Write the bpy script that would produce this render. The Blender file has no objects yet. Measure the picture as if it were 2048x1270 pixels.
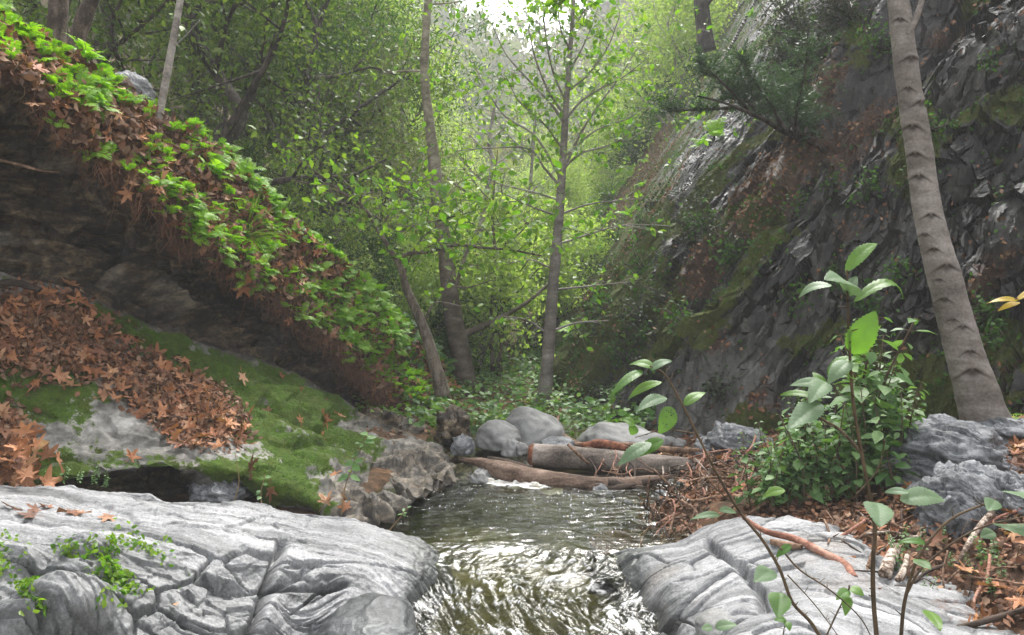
import bpy, math, random
import numpy as np
from mathutils import Vector, Matrix

# ------------------------------------------------------------------ basics
S = bpy.context.scene
C = S.collection
rng = np.random.default_rng(11)
random.seed(5)
F, CX, HY, CAMZ = 1593.0, 1024.0, 560.0, 1.5


def P(px, py, d):
    """point seen at photo pixel (px, py) at a distance d ahead"""
    return np.array([(px - CX) / F * d, d, CAMZ - (py - HY) / F * d])


def PP(lst, d=None):
    return np.array([P(a[0], a[1], a[2] if len(a) > 2 else d) for a in lst])


def proj(A):
    y = np.maximum(A[..., 1], .05)
    return A[..., 0] / y * F + CX, HY - (A[..., 2] - CAMZ) / y * F


def sstep(a, b, x):
    t = np.clip((x - a) / (b - a), 0, 1)
    return t * t * (3 - 2 * t)


def unit(v):
    v = np.asarray(v, float)
    return v / np.maximum(np.linalg.norm(v, axis=-1, keepdims=True), 1e-9)


# ------------------------------------------------------------------ noise
_pm = np.random.default_rng(3).permutation(256)
_gr = unit(np.random.default_rng(4).normal(size=(256, 3)))
_rv = np.random.default_rng(9).random((256, 4))


def _h(x, y, z):
    return _pm[(_pm[(_pm[x & 255] + y) & 255] + z) & 255]


def perlin(p):
    p = np.asarray(p, float)
    i = np.floor(p).astype(np.int64)
    f = p - i
    u = f * f * f * (f * (f * 6 - 15) + 10)
    out = 0.
    for a in (0, 1):
        for b in (0, 1):
            for c in (0, 1):
                g = _gr[_h(i[..., 0] + a, i[..., 1] + b, i[..., 2] + c)]
                d = (g * (f - np.array([a, b, c]))).sum(-1)
                w = (u[..., 0] if a else 1 - u[..., 0]) * (u[..., 1] if b else 1 - u[..., 1]) * (u[..., 2] if c else 1 - u[..., 2])
                out = out + d * w
    return out * 1.5


def fbm(p, o=4, g=.5):
    s, a, t = 0., 1., 0.
    p = np.asarray(p, float)
    for k in range(o):
        s = s + a * perlin(p + 17.3 * k)
        t += a
        a *= g
        p = p * 2.03
    return s / t * 1.4


def ridged(p, o=4):
    s, a, t = 0., 1., 0.
    p = np.asarray(p, float)
    for k in range(o):
        s = s + a * (1 - np.abs(perlin(p + 9.1 * k)) * 2)
        t += a
        a *= .5
        p = p * 2.1
    return s / t


def worley(p):
    """F1, F2, id of the nearest cell, offset to its centre"""
    p = np.asarray(p, float)
    i = np.floor(p).astype(np.int64)
    sh = p.shape[:-1]
    f1 = np.full(sh, 9.)
    f2 = np.full(sh, 9.)
    cid = np.zeros(sh, np.int64)
    off = np.zeros(p.shape)
    for a in (-1, 0, 1):
        for b in (-1, 0, 1):
            for c in (-1, 0, 1):
                q = i + np.array([a, b, c])
                h = _h(q[..., 0], q[..., 1], q[..., 2])
                o = q + _rv[h][..., :3] - p
                d = (o * o).sum(-1)
                n = d < f1
                f2 = np.where(n, f1, np.minimum(f2, d))
                f1 = np.where(n, d, f1)
                cid = np.where(n, h, cid)
                off = np.where(n[..., None], -o, off)
    return np.sqrt(f1), np.sqrt(f2), cid, off


def blocks(p, tilt=.6):
    """broken rock: every cell a tilted facet at its own height, about -0.5..0.5"""
    f1, f2, cid, off = worley(p)
    r = _rv[(cid * 7 + 13) & 255]
    return (r[..., 0] - .5) + (off * (r[..., 1:4] - .5)).sum(-1) * tilt * 2, f2 - f1, cid


# ------------------------------------------------------------------ meshes
class MB:
    """collects faces, links them as ONE mesh object"""

    def __init__(self):
        self.v, self.f3, self.f4, self.r, self.n = [], [], [], [], 0

    def add(self, V, tris=None, quads=None, rnd=None):
        V = np.asarray(V, float).reshape(-1, 3)
        if tris is not None and len(tris):
            self.f3.append(np.asarray(tris) + self.n)
        if quads is not None and len(quads):
            self.f4.append(np.asarray(quads) + self.n)
        self.v.append(V)
        self.r.append(np.full(len(V), rng.random()) if rnd is None else np.broadcast_to(np.asarray(rnd, float), (len(V),)))
        self.n += len(V)
        return self

    def mesh(self, name, mat=None, smooth=True, attrs=None):
        me = bpy.data.meshes.new(name)
        V = np.concatenate(self.v)
        f3 = np.concatenate(self.f3) if self.f3 else np.zeros((0, 3), int)
        f4 = np.concatenate(self.f4) if self.f4 else np.zeros((0, 4), int)
        me.vertices.add(len(V))
        me.vertices.foreach_set('co', V.astype(np.float32).ravel())
        li = np.concatenate([f3.ravel(), f4.ravel()]).astype(np.int32)
        me.loops.add(len(li))
        me.loops.foreach_set('vertex_index', li)
        st = np.concatenate([np.arange(len(f3)) * 3, len(f3) * 3 + np.arange(len(f4)) * 4]).astype(np.int32)
        me.polygons.add(len(st))
        me.polygons.foreach_set('loop_start', st)
        me.polygons.foreach_set('use_smooth', np.full(len(st), smooth, bool))
        me.update(calc_edges=True)
        a = me.attributes.new('rnd', 'FLOAT', 'POINT')
        a.data.foreach_set('value', np.concatenate(self.r).astype(np.float32))
        for k, x in (attrs or {}).items():
            a = me.attributes.new(k, 'FLOAT', 'POINT')
            a.data.foreach_set('value', np.asarray(x, np.float32).ravel())
        if mat:
            me.materials.append(mat)
        return me

    def build(self, name, mat=None, parent=None, smooth=True, attrs=None):
        return link(name, self.mesh(name, mat, smooth, attrs), parent)


def link(name, me, parent=None):
    o = bpy.data.objects.new(name, me)
    C.objects.link(o)
    if parent is not None:
        o.parent = parent
    return o


def tag(o, label=None, cat=None, group=None, kind=None):
    if label:
        o['label'] = label
    if cat:
        o['category'] = cat
    if group:
        o['group'] = group
    if kind:
        o['kind'] = kind
    return o


def empty(name, loc=(0, 0, 0), rz=0.):
    o = bpy.data.objects.new(name, None)
    C.objects.link(o)
    o.location = loc
    o.rotation_euler = (0, 0, rz)
    o.empty_display_size = .1
    return o


def copy_tree(o):
    c = o.copy()
    C.objects.link(c)
    for ch in o.children:
        d = ch.copy()
        C.objects.link(d)
        d.parent = c
        for g in ch.children:
            e = g.copy()
            C.objects.link(e)
            e.parent = d
    return c


def gridfaces(nv, nu):
    i = np.arange(nv * nu).reshape(nv, nu)
    return np.stack([i[:-1, :-1], i[:-1, 1:], i[1:, 1:], i[1:, :-1]], -1).reshape(-1, 4)


def grid_obj(name, A, mat, attrs=None, smooth=True, parent=None):
    nv, nu = A.shape[:2]
    b = MB()
    n = normals(A)
    q = gridfaces(nv, nu)
    du = np.gradient(A, axis=1)
    dv = np.gradient(A, axis=0)
    if (np.cross(du, dv) * n).sum() < 0:
        q = q[:, ::-1]
    b.add(A.reshape(-1, 3), quads=q, rnd=0)
    return b.build(name, mat, parent, smooth, {k: x.ravel() for k, x in (attrs or {}).items()})


def normals(A):
    du = np.gradient(A, axis=1)
    dv = np.gradient(A, axis=0)
    n = unit(np.cross(du, dv))
    s = (n * (np.array([0, 0, CAMZ + 1.5]) - A)).sum()
    return n if s > 0 else -n


def cr(A, m):
    """Catmull-Rom resample along axis 0 to m rows (m int or parameter array 0..1)"""
    A = np.asarray(A, float)
    k = len(A)
    t = (np.linspace(0, 1, m) if np.isscalar(m) else np.asarray(m)) * (k - 1)
    i = np.clip(np.floor(t).astype(int), 0, k - 2)
    f = (t - i).reshape((-1,) + (1,) * (A.ndim - 1))
    E = np.concatenate([[2 * A[0] - A[1]], A, [2 * A[-1] - A[-2]]])
    p0, p1, p2, p3 = E[i], E[i + 1], E[i + 2], E[i + 3]
    return .5 * (2 * p1 + (p2 - p0) * f + (2 * p0 - 5 * p1 + 4 * p2 - p3) * f ** 2 + (3 * p1 - p0 - 3 * p2 + p3) * f ** 3)


def patch(rows, nv, nu):
    """rows: list of rows of (px, py, d). smooth sheet through them, world points (nv, nu, 3)"""
    K = np.array([[P(*c) for c in r] for r in rows])
    A = cr(K, nv)
    return np.swapaxes(cr(np.swapaxes(A, 0, 1), nu), 0, 1)


def polydist(px, py, line):
    d = np.full(px.shape, 1e9)
    for (ax, ay), (bx, by) in zip(line[:-1], line[1:]):
        vx, vy = bx - ax, by - ay
        t = np.clip(((px - ax) * vx + (py - ay) * vy) / (vx * vx + vy * vy + 1e-9), 0, 1)
        d = np.minimum(d, np.hypot(px - ax - t * vx, py - ay - t * vy))
    return d


def tube(pts, rad, n=8, wob=0., seed=0, cap=True):
    pts = np.asarray(pts, float)
    m = len(pts)
    rad = np.broadcast_to(np.asarray(rad, float), (m,))
    T = unit(np.gradient(pts, axis=0))
    ref = np.array([0, 0, 1.]) if abs(T[0][2]) < .9 else np.array([1., 0, 0])
    u = unit(np.cross(ref, T[0]))
    U = []
    for t in T:
        u = unit(u - t * (u * t).sum())
        U.append(u)
    U = np.array(U)
    W = np.cross(T, U)
    a = np.linspace(0, 2 * np.pi, n, endpoint=False)
    ring = np.cos(a)[None, :, None] * U[:, None] + np.sin(a)[None, :, None] * W[:, None]
    R = rad[:, None] * np.ones((m, n))
    if wob:
        base = pts[:, None] + ring * rad[:, None, None]
        R = R * (1 + wob * fbm(base * (0.35 / max(rad.max(), .004)) + seed * 3.7, 3))
    V = pts[:, None] + ring * R[..., None]
    i = np.arange(m * n).reshape(m, n)
    j = np.roll(i, -1, axis=1)
    q = np.stack([i[:-1], i[1:], j[1:], j[:-1]], -1).reshape(-1, 4)[:, ::-1]
    V = V.reshape(-1, 3)
    tr = []
    if cap:
        V = np.concatenate([V, pts[:1], pts[-1:]])
        for k in range(n):
            tr.append((m * n, (k + 1) % n, k))
            tr.append((m * n + 1, (m - 1) * n + k, (m - 1) * n + (k + 1) % n))
    return V, np.array(tr) if tr else None, q


def path(pts, rad, m):
    """smooth path with radii"""
    X = np.concatenate([np.asarray(pts, float), np.asarray(rad, float)[:, None]], 1)
    Y = cr(X, m)
    return Y[:, :3], np.maximum(Y[:, 3], .0005)


def add_tube(b, pts, rad, n=8, m=None, wob=0., seed=0, rnd=None):
    if m:
        pts, rad = path(pts, rad, m)
    V, t, q = tube(pts, rad, n, wob, seed)
    b.add(V, t, q, rnd)


# ---- leaf shapes: x along the blade, y across, z up
DIAMOND = (np.array([(0, 0, 0), (.45, .27, .07), (1, 0, -.04), (.45, -.27, .07)]), [(0, 2, 1), (0, 3, 2)])
OVATE = (np.array([(0, 0, 0), (.22, .24, .05), (.55, .29, .06), (1, 0, -.1), (.55, -.29, .06), (.22, -.24, .05), (.25, 0, 0), (.6, 0, .0)]),
         [(0, 6, 1), (1, 6, 7), (1, 7, 2), (2, 7, 3), (0, 5, 6), (5, 4, 7), (5, 7, 6), (4, 3, 7)])
LANCE = (np.array([(0, 0, 0), (.35, .1, .03), (1, 0, -.1), (.35, -.1, .03)]), [(0, 2, 1), (0, 3, 2)])


def sycamore(seed, curl=.25):
    r = np.random.default_rng(seed)
    ang, rr = [], []
    lob = [(-2.05, .62), (-1.05, .9), (0, 1.), (1.05, .9), (2.05, .62)]
    pts = []
    for k, (a, l) in enumerate(lob):
        a += r.normal(0, .06)
        l *= r.uniform(.85, 1.08)
        if k:
            pts.append(((lob[k - 1][0] + lob[k][0]) / 2, .36 * r.uniform(.85, 1.15)))
        pts += [(a - .27, l * .58), (a - .2, l * .74), (a, l), (a + .2, l * .72), (a + .27, l * .56)]
    pts = [(-2.9, .22)] + pts + [(2.9, .22)]
    xy = np.array([(math.cos(a) * l, math.sin(a) * l) for a, l in pts])
    inn = xy * .45
    V = np.concatenate([[(0, 0)], inn, xy])
    z = curl * ((V ** 2).sum(1) ** .75) * (.55 + .75 * np.sin(np.arctan2(V[:, 1], V[:, 0]) * r.integers(1, 3) + r.uniform(0, 6))) + r.normal(0, .025, len(V))
    V = np.column_stack([V * .62, z * .62])
    n = len(xy)
    T = []
    for k in range(n):
        k2 = (k + 1) % n
        if k == n - 1:
            continue
        T += [(0, 1 + k, 1 + k2), (1 + k, 1 + n + k, 1 + n + k2), (1 + k, 1 + n + k2, 1 + k2)]
    # stalk
    b = len(V)
    V = np.concatenate([V, [(0, .015, 0), (0, -.015, 0), (-.55, .01, .1 * r.normal()), (-.55, -.01, .08)]])
    T += [(b, b + 1, b + 2), (b + 1, b + 3, b + 2)]
    return V, T


def leaves(b, tmpl, pos, dirs, ups, size, rnd=None):
    V0, T0 = tmpl
    pos = np.asarray(pos, float)
    N = len(pos)
    if not N:
        return
    X = unit(dirs)
    ups = np.broadcast_to(np.asarray(ups, float), X.shape)
    Y = unit(np.cross(ups, X) + 1e-6)
    Z = np.cross(X, Y)
    s = np.broadcast_to(np.asarray(size, float), (N,))[:, None, None]
    V = pos[:, None] + s * (V0[None, :, 0:1] * X[:, None] + V0[None, :, 1:2] * Y[:, None] + V0[None, :, 2:3] * Z[:, None])
    k = len(V0)
    T = (np.asarray(T0)[None] + (np.arange(N) * k)[:, None, None]).reshape(-1, 3)
    r = rng.random(N) if rnd is None else np.asarray(rnd)
    b.add(V.reshape(-1, 3), tris=T, rnd=np.repeat(r, k))


def frame(n, ang):
    """matrix with z along n, turned by ang"""
    z = unit(n)
    x = np.cross([math.cos(ang), math.sin(ang), .01], z)
    x = unit(x)
    y = np.cross(z, x)
    return Matrix(((x[0], y[0], z[0]), (x[1], y[1], z[1]), (x[2], y[2], z[2])))


def place(o, p, n=(0, 0, 1), ang=0., s=1.):
    m = frame(np.asarray(n, float), ang).to_4x4()
    o.matrix_world = Matrix.Translation(Vector(p)) @ m @ Matrix.Diagonal((s, s, s, 1) if np.isscalar(s) else (*s, 1))


# ------------------------------------------------------------------ materials
class NT:
    def __init__(self, name):
        self.m = bpy.data.materials.new(name)
        self.m.use_nodes = True
        self.t = self.m.node_tree
        self.t.nodes.clear()
        self.out = self.t.nodes.new('ShaderNodeOutputMaterial')

    def n(self, typ, ins=None, **kw):
        x = self.t.nodes.new('ShaderNode' + typ)
        for k, v in kw.items():
            setattr(x, k, v)
        for k, v in (ins or {}).items():
            s = x.inputs[k]
            if isinstance(v, bpy.types.NodeSocket):
                self.t.links.new(v, s)
            elif isinstance(v, bpy.types.Node):
                self.t.links.new(v.outputs[0], s)
            else:
                s.default_value = v
        return x

    def attr(self, name):
        return self.n('Attribute', attribute_name=name).outputs['Fac']

    def coord(self, scale=(1, 1, 1), rot=(0, 0, 0)):
        g = self.n('TexCoord')
        return self.n('Mapping', {'Vector': g.outputs['Object'], 'Scale': scale, 'Rotation': rot}).outputs[0]

    def noise(self, vec, scale, detail=6, rough=.55, dist=0.):
        return self.n('TexNoise', {'Vector': vec, 'Scale': scale, 'Detail': detail, 'Roughness': rough, 'Distortion': dist}).outputs[0]

    def ramp(self, fac, stops, interp='LINEAR'):
        r = self.n('ValToRGB', {'Fac': fac})
        e = r.color_ramp.elements
        r.color_ramp.interpolation = interp
        while len(e) < len(stops):
            e.new(.5)
        for x, (p, c) in zip(e, stops):
            x.position = p
            x.color = (*c, 1) if len(c) == 3 else c
        return r.outputs[0]

    def mix(self, fac, a, b, blend='MIX'):
        x = self.n('Mix', data_type='RGBA', blend_type=blend)
        for k, v in ((0, fac), (6, a), (7, b)):
            s = x.inputs[k]
            if isinstance(v, bpy.types.NodeSocket):
                self.t.links.new(v, s)
            else:
                s.default_value = v if k == 0 else (*v, 1)
        return x.outputs[2]

    def math(self, op, a, b=0.):
        return self.n('Math', {0: a, 1: b}, operation=op).outputs[0]

    def mr(self, v, a, b, c=0., d=1.):
        return self.n('MapRange', {0: v, 1: a, 2: b, 3: c, 4: d}).outputs[0]

    def bump(self, h, st, dist, normal=None):
        i = {'Height': h, 'Strength': st, 'Distance': dist}
        if normal is not None:
            i['Normal'] = normal
        return self.n('Bump', i).outputs[0]

    def end(self, sh):
        self.t.links.new(sh if isinstance(sh, bpy.types.NodeSocket) else sh.outputs[0], self.out.inputs['Surface'])
        return self.m

    def pbr(self, col, rough=.7, normal=None, spec=.4):
        i = {'Base Color': col if isinstance(col, bpy.types.NodeSocket) else (*col, 1), 'Roughness': rough, 'Specular IOR Level': spec}
        if normal is not None:
            i['Normal'] = normal
        return self.n('BsdfPrincipled', i)


def mat_rock(name, cols, streak=(1, 1, 6), rot=(0, 0, 0), rough=.65, bumpd=.02, moss=((.022, .04, .006), (.07, .115, .012)),
             earth=((.035, .02, .012), (.13, .06, .03)), vein=None, fine=38, spec=.35,
             tone=((.2, (.07, .068, .062)), (.5, (.19, .185, .17)), (.8, (.34, .335, .32)))):
    t = NT(name)
    c = t.coord()
    cs = t.coord(streak, rot)
    w = t.noise(c, 1.3, 3)
    st = t.noise(cs, 3.2, 9, .62, .6)
    big = t.noise(c, 2.1, 5, .6)
    fn = t.noise(c, fine, 6, .7)
    k = t.mix(.35, st, big)
    k = t.mix(.22, k, fn)
    k = t.mr(k, .34, .66, .1, .9)
    col = t.ramp(k, cols)
    tn = t.attr('tone')
    col = t.mix(tn, col, t.ramp(k, tone))
    if vein:
        v = t.noise(cs, 7.5, 5, .5, 1.2)
        vr = t.ramp(v, [(.44, (0, 0, 0)), (.485, (1, 1, 1)), (.515, (1, 1, 1)), (.56, (0, 0, 0))])
        vm = t.math('MULTIPLY', vr, t.ramp(t.noise(c, 1.7, 3), [(.45, (0, 0, 0)), (.62, (1, 1, 1))]))
        col = t.mix(t.math('MULTIPLY', vm, vein[1]), col, vein[0])
    er = t.ramp(t.noise(c, 30, 7, .7), [(.3, earth[0]), (.7, earth[1])])
    ea = t.ramp(t.math('ADD', t.attr('earth'), t.mr(t.noise(c, 14, 6, .7), 0, 1, -.5, .5)), [(.42, (0, 0, 0)), (.58, (1, 1, 1))])
    col = t.mix(ea, col, er)
    mo = t.ramp(t.noise(c, 24, 7, .7), [(.3, moss[0]), (.55, tuple((np.array(moss[0]) + np.array(moss[1])) / 2)), (.75, moss[1])])
    mo = t.mix(t.ramp(t.noise(c, 5.5, 5, .65), [(.42, (0, 0, 0)), (.66, (.5, .5, .5))]), mo, (.085, .085, .014))
    mo = t.mix(t.ramp(t.noise(c, 42, 5, .75), [(.56, (0, 0, 0)), (.66, (.7, .7, .7))]), mo, (.05, .035, .02))
    ma = t.ramp(t.math('ADD', t.attr('moss'), t.mr(t.noise(c, 11, 8, .76), 0, 1, -.8, .8)), [(.46, (0, 0, 0)), (.55, (1, 1, 1))])
    col = t.mix(ma, col, mo)
    b = t.bump(st, .5, bumpd)
    b = t.bump(fn, .4, bumpd * .35, b)
    b = t.bump(t.noise(c, 45, 6, .75), t.math('MULTIPLY', ma, 1.), .03, b)
    b = t.bump(t.noise(c, 26, 7, .8), t.math('MULTIPLY', ea, .9), .05, b)
    rg = t.mix(ma, (rough,) * 3, (.95,) * 3)
    return t.end(t.pbr(col, rg, b, spec))


def mat_leaf(name, cols, trans=.4, rough=.45, tcol=None, objrand=0., spec=.4, blotch=None):
    t = NT(name)
    f = t.attr('rnd')
    if objrand:
        oi = t.n('ObjectInfo').outputs['Random']
        f = t.math('FRACT', t.math('ADD', f, t.math('MULTIPLY', oi, objrand)))
    n = len(cols)
    col = t.ramp(f, [(i / max(n - 1, 1), c) for i, c in enumerate(cols)])
    v = t.noise(t.coord(), 26, 4, .6)
    col = t.mix(t.mr(v, .3, .7, 0., .45), col, tuple(.5 * x for x in (blotch or cols[0])))
    bs = t.pbr(col, rough, None, spec)
    if trans:
        tc = t.mix(1., col, tcol or (1.3, 1.5, .5), 'MULTIPLY')
        tr = t.n('BsdfTranslucent', {'Color': tc})
        bs = t.n('MixShader', {0: trans, 1: bs.outputs[0], 2: tr.outputs[0]})
    return t.end(bs)


def mat_banded(name, cols, lines=.8, rough=.55, moss=((.03, .05, .008), (.08, .13, .015)), freq=1., rust=.0):
    """water-worn banded rock: bands follow the sheet's own layering (attributes sa across, sb along)"""
    t = NT(name)
    c = t.coord()
    sa, sb = t.attr('sa'), t.attr('sb')
    wob = t.mr(t.noise(c, 3.5, 5, .6), 0, 1, -.06, .06)
    sa = t.math('ADD', sa, wob)

    def band(fa, fb, det, off):
        v = t.n('CombineXYZ', {0: t.math('MULTIPLY', sa, fa * freq), 1: t.math('MULTIPLY', sb, fb * freq), 2: off})
        return t.noise(v.outputs[0], 1., det, .62)
    b1 = band(9, .8, 7, 1.)
    b2 = band(34, 2.2, 5, 5.)
    b3 = band(80, 7., 4, 9.)
    big = t.noise(c, 1.7, 5, .6)
    fn = t.noise(c, 60, 6, .75)
    k = t.mix(.42, b1, b2)
    k = t.mix(.3, k, big)
    k = t.mix(.18, k, fn)
    k = t.mr(k, .36, .64, .1, .9)
    col = t.ramp(k, cols)
    dk = t.ramp(b2, [(.4, (1, 1, 1)), (.45, (0, 0, 0))])
    dk2 = t.ramp(b1, [(.38, (1, 1, 1)), (.43, (0, 0, 0))])
    patchy = t.ramp(t.noise(c, 2.4, 4, .6), [(.38, (0, 0, 0)), (.6, (1, 1, 1))])
    col = t.mix(t.math('MULTIPLY', t.math('MULTIPLY', dk, patchy), lines), col, (.045, .05, .05))
    col = t.mix(t.math('MULTIPLY', dk2, lines * .6), col, (.075, .08, .08))
    wv = t.ramp(band(22, 1.2, 3, 13.), [(.57, (0, 0, 0)), (.62, (.45, .45, .45))])
    col = t.mix(t.math('MULTIPLY', wv, patchy), col, (.52, .52, .525))
    lich = t.ramp(t.noise(c, 6, 8, .75), [(.57, (0, 0, 0)), (.66, (.6, .6, .6))])
    col = t.mix(lich, col, (.1, .105, .1))
    if rust:
        ru = t.ramp(t.noise(c, 1.4, 5, .65), [(.55, (0, 0, 0)), (.7, (rust, rust, rust))])
        col = t.mix(ru, col, (.2, .15, .11))
    grain = t.mr(t.noise(c, 95, 5, .8), .3, .7, .55, 1.35)
    gcol = t.n('CombineColor', {0: grain, 1: grain, 2: grain}).outputs[0]
    col = t.mix(1., col, gcol, 'MULTIPLY')
    speck = t.ramp(t.noise(c, 110, 3, .6), [(.64, (0, 0, 0)), (.7, (.4, .4, .4))])
    col = t.mix(speck, col, (.6, .6, .6))
    er = t.ramp(t.noise(c, 30, 7, .7), [(.3, (.035, .02, .012)), (.7, (.13, .06, .03))])
    ea = t.ramp(t.math('ADD', t.attr('earth'), t.mr(t.noise(c, 14, 6, .7), 0, 1, -.5, .5)), [(.42, (0, 0, 0)), (.58, (1, 1, 1))])
    col = t.mix(ea, col, er)
    mo = t.ramp(t.noise(c, 24, 7, .7), [(.3, moss[0]), (.75, moss[1])])
    ma = t.ramp(t.math('ADD', t.attr('moss'), t.mr(t.noise(c, 16, 7, .72), 0, 1, -.6, .6)), [(.44, (0, 0, 0)), (.56, (1, 1, 1))])
    col = t.mix(ma, col, mo)
    b = t.bump(b1, .55, .02)
    b = t.bump(b2, .5, .009, b)
    b = t.bump(b3, .4, .004, b)
    b = t.bump(fn, .6, .008, b)
    wet = t.attr('wet')  # darkens and smooths the rock: at the waterline, and on the left outcrop's face
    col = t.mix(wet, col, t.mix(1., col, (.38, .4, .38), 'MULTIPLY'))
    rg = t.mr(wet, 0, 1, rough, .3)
    return t.end(t.pbr(col, rg, b, .4))


def mat_bark(name, cols, scale=(1, 1, .25), sc=14, bumpd=.012, rough=.8, moss=0., low=None):
    t = NT(name)
    c = t.coord(scale)
    c1 = t.coord()
    k = t.noise(c, sc, 8, .65, .3)
    big = t.noise(c1, 2.6, 4)
    k2 = t.mr(t.mix(.25, t.mix(.4, k, big), t.noise(c1, 60, 5, .7)), .36, .64, .1, .9)
    col = t.ramp(k2, cols)
    if moss:
        mm = t.ramp(t.math('ADD', t.noise(c1, 4.5, 6, .7), moss - .5), [(.5, (0, 0, 0)), (.66, (.8, .8, .8))])
        col = t.mix(mm, col, (.06, .085, .02))
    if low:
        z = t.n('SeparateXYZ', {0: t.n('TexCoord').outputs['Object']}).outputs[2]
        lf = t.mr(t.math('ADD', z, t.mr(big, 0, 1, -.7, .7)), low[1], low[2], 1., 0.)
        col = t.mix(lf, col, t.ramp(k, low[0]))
    sc_ = t.attr('scar')
    col = t.mix(sc_, col, (.028, .018, .013))
    b = t.bump(k, .6, bumpd)
    b = t.bump(t.noise(c1, 70, 4, .7), .3, bumpd * .3, b)
    return t.end(t.pbr(col, rough, b, .25))
HAZE = 0.0031
EXPO = 2.2
# ------------------------------------------------------------------ materials used below
M = {}
GREY = [(.15, (.05, .052, .055)), (.38, (.14, .143, .148)), (.58, (.245, .248, .254)), (.85, (.36, .36, .366))]
M['rock_grey'] = mat_banded('grey_river_rock', GREY, .8)
M['rock_right'] = mat_banded('grey_slab_rock', GREY, .5, .6, freq=.7, rust=.35)
M['rock_blue'] = mat_banded('blue_grey_rock', [(.3, (.035, .038, .042)), (.45, (.1, .106, .115)), (.58, (.19, .197, .21)), (.72, (.3, .305, .32))], .6, .6, freq=1.6)
M['rock_bank'] = mat_rock('bank_rock', [(.28, (.009, .0065, .0045)), (.48, (.034, .024, .015)), (.62, (.1, .072, .042)), (.78, (.22, .165, .1))], (2.5, 2.5, 5), (.2, -.35, .5), .75, bumpd=.03, moss=((.035, .078, .004), (.105, .2, .012)))
M['rock_cliff'] = mat_rock('cliff_slate', [(.3, (.0025, .0025, .002)), (.5, (.0075, .007, .0058)), (.66, (.024, .0225, .018)), (.85, (.095, .092, .082))], (5, 5, 1.2), (.0, .5, .2), .42,
                           bumpd=.03, moss=((.03, .045, .008), (.1, .125, .018)), earth=((.022, .013, .008), (.11, .06, .034)), spec=.32)
M['boulder'] = mat_rock('pale_granite', [(.25, (.09, .09, .088)), (.5, (.19, .19, .186)), (.75, (.28, .277, .272))], (1, 1, 1.6), (0, .3, 0), .75, bumpd=.008, fine=70)
M['soil'] = mat_rock('leafy_soil', [(.3, (.025, .016, .01)), (.5, (.075, .042, .024)), (.7, (.16, .085, .045))], (1, 1, 1), (0, 0, 0), .9, bumpd=.05)

# ------------------------------------------------------------------ ground: one sheet to the horizon


def gz(x, y):
    x = np.asarray(x, float)
    y = np.asarray(y, float)
    bed = np.interp(y, [0, 2.5, 3.4, 3.9, 4.3, 4.6, 5.2, 5.8, 6.3, 7.5, 9, 12, 16, 40, 60, 300],
                    [-.62, -.56, -.5, -.4, -.2, -.34, -.36, -.28, -.04, .03, .06, .2, .4, 1.5, 3.8, 119.])
    xr = np.interp(y, [0, 3.5, 4.4, 5, 5.6, 6.2, 7, 9, 12, 60], [.7, .8, .75, .72, .95, 1.1, 1.2, .8, .5, 2.])
    xl = np.interp(y, [0, 3.5, 4.4, 5, 5.8, 6.2, 7, 9, 12, 60], [-.5, -.55, -.7, -.85, -.6, -.5, -.45, -.5, -1.2, -2.5])
    shelf = np.maximum(bed, np.interp(y, [0, 3.6, 4.4, 4.9], [-.55, -.45, -.2, 0.])) + .05
    zr = bed + sstep(0, .4, x - xr) * (shelf - bed) + .17 * np.clip(x - xr - .25, 0, 3.) + .5 * np.clip(x - xr - 3.2, 0, 99) * sstep(6, 10, y)
    zl = bed + sstep(0, .4, xl - x) * (shelf - bed) + .06 * np.clip(xl - x - .3, 0, 99)
    z = np.where(x > 0, zr, zl)
    z = z + .62 * np.clip(-x - 1.3, 0, 38) * sstep(8, 11, y)
    z = z + .95 * np.clip(x - 2.6 - .06 * y, 0, 28) * sstep(10, 14, y)
    far = sstep(9, 22, y)
    z = z + (.1 + .5 * far) * far * fbm(np.stack([x * .25, y * .25, 0 * x], -1), 3)
    z = z + .035 * fbm(np.stack([x * 2.5, y * 2.5, 0 * x + 3], -1), 4)
    return z


def axis(parts):
    return np.unique(np.concatenate([np.linspace(a, b, n) for a, b, n in parts]))


gx = axis([(-140, -40, 20), (-40, -8, 40), (-8, -2, 60), (-2, 4, 200), (4, 10, 60), (10, 40, 40), (40, 140, 20)])
gy = axis([(-30, 1.5, 20), (1.5, 9, 260), (9, 20, 80), (20, 60, 60), (60, 135, 30)])
XX, YY = np.meshgrid(gx, gy)
ZZ = gz(XX, YY)
near = sstep(12, 8, YY)
pebble = worley(np.stack([XX * 7, YY * 7, ZZ * 0 + .5], -1))[0]
ZZ = ZZ + near * .035 * np.clip(.55 - pebble, 0, 1) * sstep(-.1, -.25, ZZ - 0)
G = np.stack([XX, YY, ZZ], -1)
t = NT('forest_floor')
c = t.coord()
k = t.noise(c, 9, 8, .7)
col = t.ramp(k, [(.3, (.03, .019, .011)), (.5, (.085, .05, .028)), (.68, (.19, .105, .055))])
green = t.ramp(t.noise(c, 1.1, 5, .6), [(.5, (0, 0, 0)), (.66, (.75, .75, .75))])
col = t.mix(t.math('MULTIPLY', green, t.attr('veg')), col, (.055, .085, .018))
bedc = t.ramp(t.noise(c, 4, 7, .65), [(.3, (.025, .024, .014)), (.5, (.09, .082, .045)), (.7, (.2, .18, .12))])
col = t.mix(t.attr('bed'), col, bedc)
M['ground'] = t.end(t.pbr(col, .9, t.bump(k, .8, .05), .2))
bedm = sstep(.02, -.08, ZZ) * sstep(9, 7, YY)
ground = grid_obj('ground', G, M['ground'], {'bed': bedm, 'veg': sstep(7, 10, YY)})
tag(ground, 'brown forest floor with leaf mould along the creek valley', kind='structure')

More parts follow.
